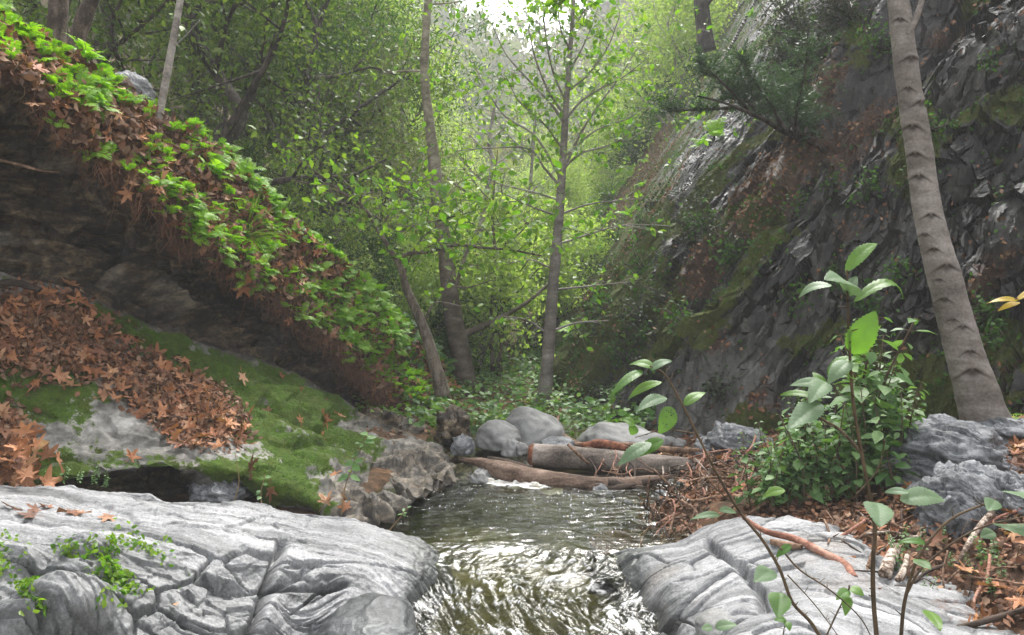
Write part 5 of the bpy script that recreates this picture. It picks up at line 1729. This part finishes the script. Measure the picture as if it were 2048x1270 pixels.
for k in range(78):
    x_ = tr.uniform(1485, 1825)
    t_ = tr.random()
    y_ = 1035 - 60 * t_ - .12 * (x_ - 1500)
    i = surf(LS, x_, y_)
    if k > 66:
        x_, y_ = tr.uniform(1720, 1840), tr.uniform(955, 985)
        i = surf(LS, x_, y_)
    hgt = (.3 if k > 66 else 0) + .36 + .4 * np.exp(-((x_ - 1700) / 110) ** 2) * (.6 + .6 * t_) + tr.normal() * .06
    herb(LS['A'][i], max(.22, hgt), 'leafy green herb stem in the thick clump at the foot of the cliff', 'herbs at the cliff foot', k)
for k in range(34):
    x_, y_ = (tr.uniform(1480, 1700), tr.uniform(990, 1035)) if k < 14 else (tr.uniform(1780, 2046), tr.uniform(1090, 1230))
    i = surf(LS, x_, y_)
    if k < 14:
        herb(LS['A'][i], tr.uniform(.1, .2), 'low green herb at the front edge of the tall clump', 'low herbs before the clump', k)
    else:
        herb(LS['A'][i], tr.uniform(.08, .16), 'small green herb among the fallen leaves at the lower right', 'small herbs at the lower right', k)
for k, (x_, y_) in enumerate([(60, 965), (95, 970), (130, 968), (165, 970), (185, 962)]):
    i = surf(FL, x_, y_)
    herb(FL['A'][i] + np.array([0, .12, -.03]), .1 + .03 * (k % 2), 'young yellow-green seedling behind the grey outcrop at the left', 'seedlings at the left', k, 'seedling', 'seedling')


# weeds standing at the water by the ledge: tall thin stems
def weed(pts, lab, lv, size, seed):
    r = np.random.default_rng(seed)
    root = empty('weed', PP(pts)[0])
    tag(root, lab, 'weed')
    w_, b = MB(), MB()
    q_ = PP(pts)
    add_tube(w_, q_, np.linspace(.004, .0018, len(q_)), 5, 30)
    p_, _ = path(q_, [.1] * len(q_), 30)
    pos = p_[(lv[0] + (1 - lv[0]) * r.random(lv[1]) * 1.).clip(0, 1).__mul__(29).astype(int)]
    leaves(b, OVATE, pos, r.normal(size=(lv[1], 3)) * np.array([1, .6, .3]), np.array([0, -.4, .8]) + r.normal(size=(lv[1], 3)) * .3, size * r.uniform(.6, 1.2, lv[1]))
    for nm, bb, mt in (('stem', w_, M['dry']), ('leaves', b, M['nettle'])):
        o = bb.build(nm, mt, root)
        o.matrix_parent_inverse = Matrix.Translation(-root.location)


weed([(683, 1030, 4.6), (690, 975, 4.6), (703, 940, 4.6), (715, 905, 4.6), (738, 865, 4.6)], 'tall pale-stemmed weed with green leaves in front of the mossy ledge', (.4, 16), .07, 5)
weed([(778, 1062, 4.5), (800, 1035, 4.5), (815, 1015, 4.5)], 'tiny sprout at the water edge above the grey outcrop', (.5, 5), .035, 6)
weed([(524, 1015, 4.4), (522, 985, 4.4), (530, 950, 4.4)], 'thin sprout with a pale flower head at the back of the grey outcrop', (.4, 7), .04, 7)
weed([(470, 1000, 4.6), (478, 960, 4.6), (470, 905, 4.6)], 'thin dry stalk before the hollow under the mossy ledge', (.8, 3), .03, 8)


# ------------------------------------------------------------------ young saplings close to the camera
def big_leaf(base, tip, width, droop, up, seed, curl=.15, fold=.2, holes=False):
    """broad toothed leaf with ribs, bent along its length"""
    r = np.random.default_rng(seed)
    nu, nv = 26, 15
    L = np.linalg.norm(tip - base)
    X = unit(tip - base)
    Y = unit(np.cross(up, X))
    Z = np.cross(X, Y)
    u = np.linspace(0, 1, nu)
    v = np.linspace(-1, 1, nv)
    wprof = np.sin(np.pi * u ** .8) ** .75 * (1 - .25 * u)
    tooth = 1 + .07 * np.where(np.arange(nu) % 2, 1, -1)
    U, V_ = np.meshgrid(u, v, indexing='ij')
    half = (width / 2 * wprof * tooth)[:, None]
    y = V_ * half
    z = droop * L * (1 - (2 * U - 1) ** 2) + fold * np.abs(V_) * half + .006 * L * np.cos((U * 9 - np.abs(V_) * 1.2) * 2 * np.pi) * (np.abs(V_) > .05) \
        - curl * half * V_ ** 2 + .02 * L * np.sin(U * 5 + r.uniform(0, 6)) * V_
    A_ = base + U[..., None] * L * X + y[..., None] * Y + z[..., None] * Z
    q_ = gridfaces(nu, nv)
    if holes:
        keep = np.ones(len(q_), bool)
        keep[r.choice(len(q_), 14, replace=False)] = False
        q_ = q_[keep]
    return A_.reshape(-1, 3), q_


def sapling(label, stems, lvs, d):
    """stems: lists of (px, py[, d]) with a width in px; lvs: base px, tip px, width px, droop, pale?, depth offset of the tip"""
    first = PP(stems[0][0], d)[0]
    root = empty('sapling', first)
    tag(root, label, 'sapling')
    inv = Matrix.Translation(-Vector(first))
    for k, (s_, w_) in enumerate(stems):
        b = MB()
        q_ = PP(s_, d)
        add_tube(b, q_, np.linspace(w_, w_ * .5, len(q_)) * d / F / 2, 8, 50, .12, k)
        for j in range(len(q_) * 2):      # buds
            p_ = cr(q_, [tr.uniform(.1, .95)])[0]
            e_ = p_ + tr.normal(size=3) * np.array([.012, .012, .008]) + [0, 0, .008]
            add_tube(b, [p_, e_], [w_ * .2 * d / F, .001], 4)
        b.build('stem', M['stem'], root).matrix_parent_inverse = inv
    for k, l in enumerate(lvs):
        (bx, by), (tx, ty), wd, dr_, pale = l[:5]
        dd = l[5] if len(l) > 5 else 0.
        up = np.array(l[6] if len(l) > 6 else (0, -.55, .83))
        V, q_ = big_leaf(P(bx, by, d), P(tx, ty, d + dd), wd * d / F, dr_, up, 50 + k + int(bx), holes=(len(l) > 7))
        b = MB().add(V, quads=q_)
        b.build('leaf', M['sapling_pale' if pale else 'sapling'], root).matrix_parent_inverse = inv
        st_ = MB()


sapling('young sapling with broad leaves and a straight dark stem at the lower right', [
    ([(1756, 1300), (1747, 1200), (1746, 1120), (1750, 1060), (1738, 985), (1722, 900), (1706, 800), (1699, 700), (1696, 620), (1694, 540)], 10),
    ([(1722, 905), (1680, 860), (1640, 835), (1610, 800)], 7), ([(1712, 990), (1755, 940), (1770, 880)], 4)],
    [((1692, 545), (1755, 487), 34, .16, 0, .05), ((1702, 592), (1648, 560), 70, .15, 1, -.12), ((1665, 572), (1597, 597), 34, .2, 1, .05), ((1690, 588), (1714, 552), 30, .05, 1, .02),
     ((1708, 605), (1806, 596), 34, .3, 0, .08), ((1698, 706), (1752, 622), 66, .05, 0, .0, (.1, -1, .1)), ((1655, 750), (1718, 716), 30, .2, 0, .03), ((1700, 722), (1655, 768), 40, .12, 1, -.05),
     ((1680, 740), (1712, 762), 34, .1, 0, .02), ((1655, 768), (1578, 772), 30, .1, 1, .03), ((1652, 764), (1618, 808), 46, .12, 1, -.08), ((1645, 802), (1560, 790), 26, .14, 0, .04),
     ((1642, 806), (1575, 860), 52, .06, 1, -.08), ((1650, 780), (1625, 744), 26, .1, 0, .04)], 2.15)
sapling('second young sapling with broad pale leaves beside the first stem at the lower right', [
    ([(1800, 1300), (1810, 1200), (1840, 1110), (1900, 1040), (1990, 1000)], 8), ([(1812, 1190), (1850, 1130), (1950, 1060), (2060, 1030)], 5), ([(1775, 1060), (1785, 1020), (1792, 1000)], 4)],
    [((1800, 1002), (1892, 1002), 50, .16, 1, .0), ((1752, 1005), (1760, 1055), 62, .08, 1, -.1), ((1818, 985), (1768, 985), 22, .1, 1, .02), ((2020, 985), (2064, 1005), 60, .1, 1, -.1), ((1990, 1000), (1976, 1022), 36, .05, 1, -.05),
     ((2000, 1050), (2064, 1078), 66, .1, 1, -.12), ((1990, 1065), (1960, 1075), 30, .1, 1, .0), ((1850, 1085), (1795, 1085), 20, .1, 0, .0), ((1852, 1220), (1882, 1262), 34, .06, 0, -.1), ((1830, 1118), (1862, 1140), 30, .05, 0, -.06)], 2.1)
sapling('slender slanting sapling with toothed leaves rising in front of the logs', [
    ([(1655, 1300), (1622, 1245), (1585, 1205), (1560, 1140), (1525, 1080), (1488, 1035), (1455, 985), (1425, 930), (1395, 870), (1360, 800), (1330, 750), (1300, 732)], 7.5),
    ([(1560, 1095), (1600, 1140), (1660, 1180), (1720, 1235), (1750, 1290)], 4), ([(1575, 1150), (1630, 1210), (1690, 1290)], 3), ([(1470, 1010), (1440, 985), (1415, 960)], 3), ([(1395, 868), (1330, 860), (1270, 875)], 3)],
    [((1308, 735), (1258, 730), 28, .16, 0, .04), ((1300, 740), (1345, 722), 26, .15, 1, .0), ((1285, 742), (1222, 792), 26, .12, 0, -.05), ((1325, 765), (1256, 800), 26, .15, 0, .03), ((1332, 795), (1270, 826), 32, .12, 1, -.08),
     ((1345, 815), (1318, 868), 44, .05, 0, -.04, (.2, -1, .2), True), ((1368, 810), (1412, 785), 26, .12, 0, .05), ((1302, 885), (1235, 932), 34, .08, 1, -.06), ((1328, 880), (1268, 918), 36, .1, 0, .02),
     ((1270, 850), (1245, 838), 28, .1, 0, .0), ((1272, 852), (1262, 870), 26, .1, 0, .0), ((1570, 980), (1525, 995), 24, .15, 0, .0), ((1440, 1030), (1380, 1040), 18, .12, 1, .0), ((1470, 1022), (1438, 1022), 26, .05, 1, -.05),
     ((1545, 1140), (1508, 1165), 44, .08, 1, -.08), ((1582, 1090), (1552, 1115), 20, .1, 0, .0), ((1560, 1185), (1555, 1235), 50, .05, 0, -.1)], 2.35)
sapling('tiny sapling with fresh green leaves before the slab at the bottom right', [([(1640, 1300), (1672, 1230), (1692, 1190), (1700, 1170)], 4), ([(1560, 1310), (1566, 1270), (1572, 1240)], 3)],
        [((1700, 1175), (1728, 1192), 26, .1, 0, -.03), ((1698, 1180), (1672, 1200), 24, .1, 0, -.03), ((1695, 1190), (1690, 1232), 24, .1, 0, -.05), ((1572, 1240), (1548, 1240), 18, .1, 0, 0.), ((1572, 1242), (1580, 1262), 18, .1, 0, -.03),
         ((1430, 1255), (1475, 1250), 26, .1, 1, 0.), ((1425, 1255), (1402, 1258), 20, .1, 1, 0.)], 2.6)
# yellow leaf spray at the right edge
sapling('yellowing twig reaching in at the right edge before the big trunk', [([(2120, 560), (2060, 590), (2000, 605)], 4)],
        [((2035, 600), (1974, 607), 16, .1, 0, 0.), ((2040, 605), (1996, 622), 16, .1, 0, 0.), ((2080, 580), (2030, 602), 22, .1, 0, 0.)], 3.2)
for o in bpy.data.objects:
    if o.name.startswith('leaf') and o.parent and 'yellowing' in str(o.parent.get('label')):
        o.data.materials.clear()
        o.data.materials.append(M.setdefault('yellow', mat_leaf('yellow_leaf', [(.45, .33, .03), (.55, .36, .04)], .4)))

# ------------------------------------------------------------------ fallen leaves
M['litter'] = mat_leaf('fallen_leaf', [(.25, .095, .04), (.4, .165, .075), (.5, .24, .115), (.18, .075, .045), (.55, .32, .18), (.34, .14, .07), (.12, .06, .042), (.46, .2, .085)], .12, .6, objrand=1., spec=.3)
M['litter_old'] = mat_leaf('old_leaf_litter', [(.07, .037, .022), (.14, .068, .038), (.23, .105, .06), (.32, .17, .1), (.1, .055, .038), (.4, .26, .17)], .05, .8, spec=.2)
SY = []
for k in range(12):
    v_, t_ = sycamore(k, .1 + .3 * (k % 4) / 3)
    SY.append(((v_, t_), MB().add(v_, tris=t_, rnd=.083 * k).mesh('fallen_leaf', M['litter'])))
lr = np.random.default_rng(66)
SCRAP = (np.array([(0, 0, 0), (.3, .3, .12), (.7, .2, -.05), (1, .05, .15), (.7, -.25, .1), (.25, -.22, -.06)]), [(0, 5, 1), (1, 5, 4), (1, 4, 2), (2, 4, 3)])


def pickpts(D, w, n, seed):
    r = np.random.default_rng(seed)
    w = np.maximum(w, 0) * np.linalg.norm(np.cross(np.gradient(D['A'], axis=1), np.gradient(D['A'], axis=0)), axis=-1)
    f = w.ravel() / w.sum()
    k = r.choice(f.size, n, p=f)
    return D['A'].reshape(-1, 3)[k] + r.normal(size=(n, 3)) * .008, D['N'].reshape(-1, 3)[k], D['px'].ravel()[k], D['py'].ravel()[k]


def scatter(name, D, w, n, size, mat, tmpl, label, seed, lift=.01, tilt=.5):
    p, nn, _, _ = pickpts(D, w, n, seed)
    r = np.random.default_rng(seed + 1)
    b = MB()
    t_ = tmpl if isinstance(tmpl, list) else [tmpl]
    for j, tm in enumerate(t_):
        s_ = slice(j, None, len(t_))
        m_ = len(p[s_])
        d = unit(r.normal(size=(m_, 3)))
        d = unit(d - nn[s_] * (d * nn[s_]).sum(-1, keepdims=True) * .8)
        leaves(b, tm, p[s_] + nn[s_] * (lift * r.random((m_, 1)) * 3), d, nn[s_] + r.normal(size=(m_, 3)) * tilt, size * r.uniform(.5, 1.2, m_))
    o = b.build(name, mat)
    tag(o, label, kind='stuff')
    return o


on = (BANK['px'] > -80) & (BANK['px'] < 940)
w_top = sstep(4.9, 4.1, BANK['row']) * on * (BANK['row'] > 1.9)
w_pile = BANK['slab'] * on * np.clip(BANK['pile'] * 1.3 - .35, 0, 1)
w_thin = BANK['slab'] * on * (BANK['px'] < 760) * .05 + w_pile
scatter('leaf_litter', BANK, w_top, 9000, .07, M['litter_old'], SCRAP, 'brown crumbled leaf litter covering the fern slope', 1)
scatter('leaf_litter', BANK, w_pile * (.4 + .6 * BANK['pile']), 7500, .05, M['litter_old'], SCRAP, 'brown crumbled leaf litter heaped on the mossy ledge', 2)
scatter('leaf_litter', BANK, w_top, 700, .11, M['litter'], [s_[0] for s_ in SY[:6]], 'orange fallen leaves strewn between the ferns', 3, .02)
scatter('leaf_litter', BANK, w_pile, 240, .12, M['litter'], [s_[0] for s_ in SY[6:]], 'orange fallen leaves heaped on the mossy ledge', 4, .02)
w_ls = (LS['px'] > 1310) & (LS['py'] < 1290) & (LS['px'] < 2480)
scatter('leaf_litter', LS, w_ls * 1., 13000, .045, M['litter_old'], SCRAP, 'brown crumbled leaf litter on the slope at the right', 5)
scatter('leaf_litter', LS, w_ls * sstep(1650, 1780, LS['px']), 420, .12, M['litter'], [s_[0] for s_ in SY[2:8]], 'orange fallen leaves on the slope at the right', 6, .02)
scatter('leaf_litter', CLIFF, (np.clip(CLIFF['earth'] - .3, 0, 1) * 1.6 + .05) * (CLIFF['px'] < 2100), 26000, .05, M['litter_old'], SCRAP, 'brown leaf litter lodged in the gullies of the cliff', 7)
scatter('moss_tufts', BANK, np.clip(BANK['moss'] - .55, 0, 1) * BANK['slab'] * on, 16000, .013, mat_leaf('moss_tuft', [(.03, .06, .006), (.06, .11, .01), (.09, .15, .015)], .3, .8), DIAMOND, 'short green moss on the sloping ledge', 8, .002, 1.2)
scatter('cliff_herbs', CLIFF, (np.clip(CLIFF['moss'] - .2, 0, 1) + .06) * (CLIFF['px'] < 2100) * sstep(-.15, .3, fbm(CLIFF['A'] * 1.6 + 12, 4)), 26000, .042, M['leaf_bay'], OVATE, 'mat of tiny green leaves growing over the mossy parts of the cliff', 9, .015, .8)
gd = dict(A=G, N=normals(G), px=proj(G)[0], py=proj(G)[1])
w_g = (((G[..., 1] > 6.2) | ((G[..., 0] > .95) & (G[..., 1] > 5))) & (G[..., 1] < 15) & (np.abs(G[..., 0]) < 4) & (G[..., 2] > .0)) * 1.
scatter('leaf_litter', gd, w_g * np.maximum(sstep(6.6, 7.5, G[..., 1]), sstep(.9, 1.2, G[..., 0])), 8000, .07, M['litter_old'], SCRAP, 'brown leaf litter on the valley floor beyond the boulders', 10)
scatter('ground_cover', gd, ((G[..., 1] > 7.6) & (G[..., 1] < 16) & (np.abs(G[..., 0]) < 5)) * sstep(-.1, .3, fbm(G * 1.1, 3)), 16000, .07, M['leaf_alder'], OVATE, 'low green ground cover on the valley floor', 11, .05, .7)

pt_ = ((G[..., 1] > 7.4) & (G[..., 1] < 13) & (G[..., 0] > -1.) & (G[..., 0] < 1.6)) * sstep(-.35, .1, fbm(G * 1.7 + 3, 3))
scatter('ground_cover', gd, pt_, 5200, .08, M['nettle'], OVATE, 'low green plants around the tree feet behind the boulders', 14, .07, .7)
nb_ = ((G[..., 1] > 5.0) & (G[..., 1] < 7.2) & (G[..., 0] > .95) & (G[..., 0] < 2.6)) * 1.
scatter('leaf_litter', gd, nb_, 5000, .05, M['litter_old'], SCRAP, 'brown leaf litter between the logs and the cliff foot', 12)
scatter('leaf_litter', gd, nb_, 160, .11, M['litter'], [s_[0] for s_ in SY[2:8]], 'orange leaves between the logs and the cliff foot', 13, .02)
# single leaves, the largest ones seen
ZONES = [
    ('ledge', BANK, w_pile, 140, 'curled orange sycamore leaf in the heap on the mossy ledge', 'fallen leaves on the mossy ledge', .13),
    ('moss', BANK, BANK['slab'] * on * (BANK['px'] < 700) * (BANK['pile'] < .4), 26, 'single orange sycamore leaf lying on green moss', 'single leaves on the moss', .12),
    ('slope', BANK, w_top, 70, 'large orange sycamore leaf between ferns on the slope', 'fallen leaves between the ferns', .15),
    ('right', LS, w_ls * sstep(1640, 1760, LS['px']), 50, 'orange sycamore leaf on the litter slope below the blue-grey rocks', 'fallen leaves at the right', .12)]
for z_, (nm, D, w_, n_, lab, g_, size) in enumerate(ZONES):
    p, nn, _, _ = pickpts(D, w_ * 1., n_, 90 + z_)
    for k in range(n_):
        o = link('fallen_leaf', SY[(k * 5 + z_) % 12][1])
        place(o, p[k] + nn[k] * .03, nn[k] + lr.normal(size=3) * .24 + np.array([0, -.1, 0]), lr.uniform(0, 6.28), tuple(size * lr.uniform(.7, 1.3) * np.array([1, lr.uniform(.55, 1.1), lr.uniform(.3, 2.4)])))
        tag(o, lab, 'leaf', g_)
for k in range(14):
    x_, y_ = [(30, 1030), (70, 1022), (95, 1018), (110, 1012), (140, 1028), (160, 1030), (245, 1002), (262, 1004), (20, 1018), (60, 1035), (185, 1035), (345, 1215), (215, 1038), (120, 1035)][k]
    i = surf(FL, x_, y_)
    o = link('fallen_leaf', SY[k % 12][1])
    place(o, FL['A'][i] + FL['N'][i] * .012, FL['N'][i] + lr.normal(size=3) * .15, lr.uniform(0, 6), .11 * lr.uniform(.6, 1.1) if k != 11 else .04)
    tag(o, 'orange leaf lying on top of the smooth grey outcrop', 'leaf', 'leaves on the grey outcrop')

# big heap of fresh leaves at the left edge behind the outcrop
b = MB()
for k in range(46):
    x_, y_ = lr.normal(25, 40), lr.normal(925, 32)
    p_ = P(x_, y_, 4.05 + lr.normal() * .08)
    d = unit(lr.normal(size=(1, 3)))
    leaves(b, SY[k % 12][0], [p_], d, [np.array([0, -.5, .9]) + lr.normal(size=3) * .3], [.15 * lr.uniform(.7, 1.2)])
tag(b.build('leaf_heap', M['litter']), 'heap of big orange leaves at the left edge above the grey outcrop', kind='stuff')

# rootlets and dead stems hanging under the lip, dry grass on the ledge
b = MB()
rr_ = np.argwhere((np.abs(BANK['row'] - 4.5) < .55) & (BANK['px'] > 60) & (BANK['px'] < 900))
wq = .25 + .75 * sstep(480, 680, BANK['px'][rr_[:, 0], rr_[:, 1]])
for k in lr.choice(len(rr_), 1500, p=wq / wq.sum()):
    p_ = BANK['A'][tuple(rr_[k])] + lr.normal(size=3) * .02
    L = lr.uniform(.05, .26) * (1.4 if lr.random() < .1 else .8)
    d = unit(np.array([lr.normal() * .35, -.35 + lr.normal() * .25, -1]))
    q_ = [p_, p_ + d * L * .5 + lr.normal(size=3) * .02, p_ + d * L + lr.normal(size=3) * .04]
    add_tube(b, q_, [.0025, .002, .0008], 3, 7)
M['rootlet'] = mat_leaf('rusty_rootlet', [(.08, .035, .02), (.15, .06, .03), (.22, .1, .05)], 0, .8)
tag(b.build('rootlets', M['rootlet']), 'rusty rootlets and dead stems hanging under the lip of the fern slope', kind='stuff')
b = MB()
p, nn, _, _ = pickpts(BANK, w_pile * 1. + w_top * .35, 900, 71)
for k in range(900):
    d = unit(nn[k] * .3 + np.array([lr.normal() * .7, -.6 + lr.normal() * .4, -.6]))
    L = lr.uniform(.05, .18)
    add_tube(b, [p[k], p[k] + nn[k] * .03 + d * L * .5, p[k] + d * L + np.array([0, 0, -.03])], [.0016, .0014, .0006], 3, 6)
tag(b.build('dry_grass', M['dry']), 'dry bent grass stems among the leaf heaps', kind='stuff')
# loose broken slate at the cliff foot
sl_ = [rock_mesh('slate_chip', 300 + k, (1, .7, .35), M['rock_blue'], n=20, lump=.2, fine=.0, blk=.3) for k in range(4)]
for k in range(40):
    x_ = lr.uniform(1150, 1420)
    y_ = np.interp(x_, [1150, 1420], [842, 915]) + lr.uniform(-4, 14)
    d_ = np.interp(x_, [1150, 1420], [8.8, 6.9])
    o = link('slate_chip', sl_[k % 4])
    pz = P(x_, y_, d_)
    place(o, (pz[0], pz[1], max(float(gz(pz[0], pz[1])), pz[2]) + .01), lr.normal(size=3) * .3 + np.array([0, 0, 1]), lr.uniform(0, 6), lr.uniform(.03, .09))
    tag(o, 'dark broken slate chip lying along the foot of the cliff', 'stone', 'slate chips at the cliff foot')

scatter('moss_tufts', FL, FL['moss'] * 1., 1500, .03, M['leaf_alder'], OVATE, 'little green plants and moss in the clefts of the grey outcrop', 15, .006, .9)

# ------------------------------------------------------------------ camera, light, air
cam = bpy.data.cameras.new('camera')
cam.sensor_width = 36
cam.lens = F / 2048 * 36
cam.shift_y = -(635 - HY) / 2048
cam.clip_end = 2000
cam.clip_start = .05
co = bpy.data.objects.new('camera', cam)
C.objects.link(co)
co.location = (0, 0, CAMZ)
co.rotation_euler = (math.pi / 2, 0, 0)
S.camera = co

ELEV, AZ = math.radians(56), math.radians(18)     # azimuth clockwise from +y (ahead)
w = bpy.data.worlds.new('World')
S.world = w
w.use_nodes = True
nt = w.node_tree
bg = nt.nodes['Background']
sky = nt.nodes.new('ShaderNodeTexSky')
sky.sky_type = 'NISHITA'
sky.sun_disc = False
sky.sun_elevation = ELEV
sky.sun_rotation = AZ
sky.dust_density = 4
hs = nt.nodes.new('ShaderNodeHueSaturation')
hs.inputs['Saturation'].default_value = .12
nt.links.new(sky.outputs[0], hs.inputs['Color'])
nt.links.new(hs.outputs[0], bg.inputs['Color'])
bg.inputs['Strength'].default_value = .125
sl = bpy.data.lights.new('sun', 'SUN')
sl.energy = 1.5
sl.angle = math.radians(24)
sl.color = (1, .96, .9)
so = bpy.data.objects.new('sun', sl)
C.objects.link(so)
dv_ = Vector((math.sin(AZ) * math.cos(ELEV), math.cos(AZ) * math.cos(ELEV), math.sin(ELEV)))
so.rotation_euler = dv_.to_track_quat('Z', 'Y').to_euler()
so.location = (3, 3, 30)

if HAZE:
    hz = MB()
    x0, x1, y0, y1, z0, z1 = -145, 145, -35, 140, -3, 86
    v = [(x, y, z) for x in (x0, x1) for y in (y0, y1) for z in (z0, z1)]
    hz.add(v, quads=[(0, 1, 3, 2), (4, 6, 7, 5), (0, 4, 5, 1), (2, 3, 7, 6), (0, 2, 6, 4), (1, 5, 7, 3)])
    hm = bpy.data.materials.new('haze')
    hm.use_nodes = True
    hm.node_tree.nodes.clear()
    ho = hm.node_tree.nodes.new('ShaderNodeOutputMaterial')
    hv = hm.node_tree.nodes.new('ShaderNodeVolumePrincipled')
    hv.inputs['Color'].default_value = (.95, .97, 1, 1)
    hv.inputs['Density'].default_value = HAZE
    hm.node_tree.links.new(hv.outputs[0], ho.inputs['Volume'])
    o = hz.build('haze', hm, smooth=False)
    tag(o, 'pale damp haze hanging in the canyon', kind='stuff')

vs = S.view_settings
vs.view_transform = 'Standard'
vs.look = 'None'
vs.gamma = 1
vs.exposure = EXPO
S.cycles.max_bounces = 10
S.cycles.diffuse_bounces = 4
S.cycles.transparent_max_bounces = 24
S.cycles.caustics_reflective = False
S.cycles.caustics_refractive = False
S.cycles.sample_clamp_indirect = 6
S.cycles.use_denoising = True
S.cycles.volume_step_rate = 5
S.cycles.volume_bounces = 1
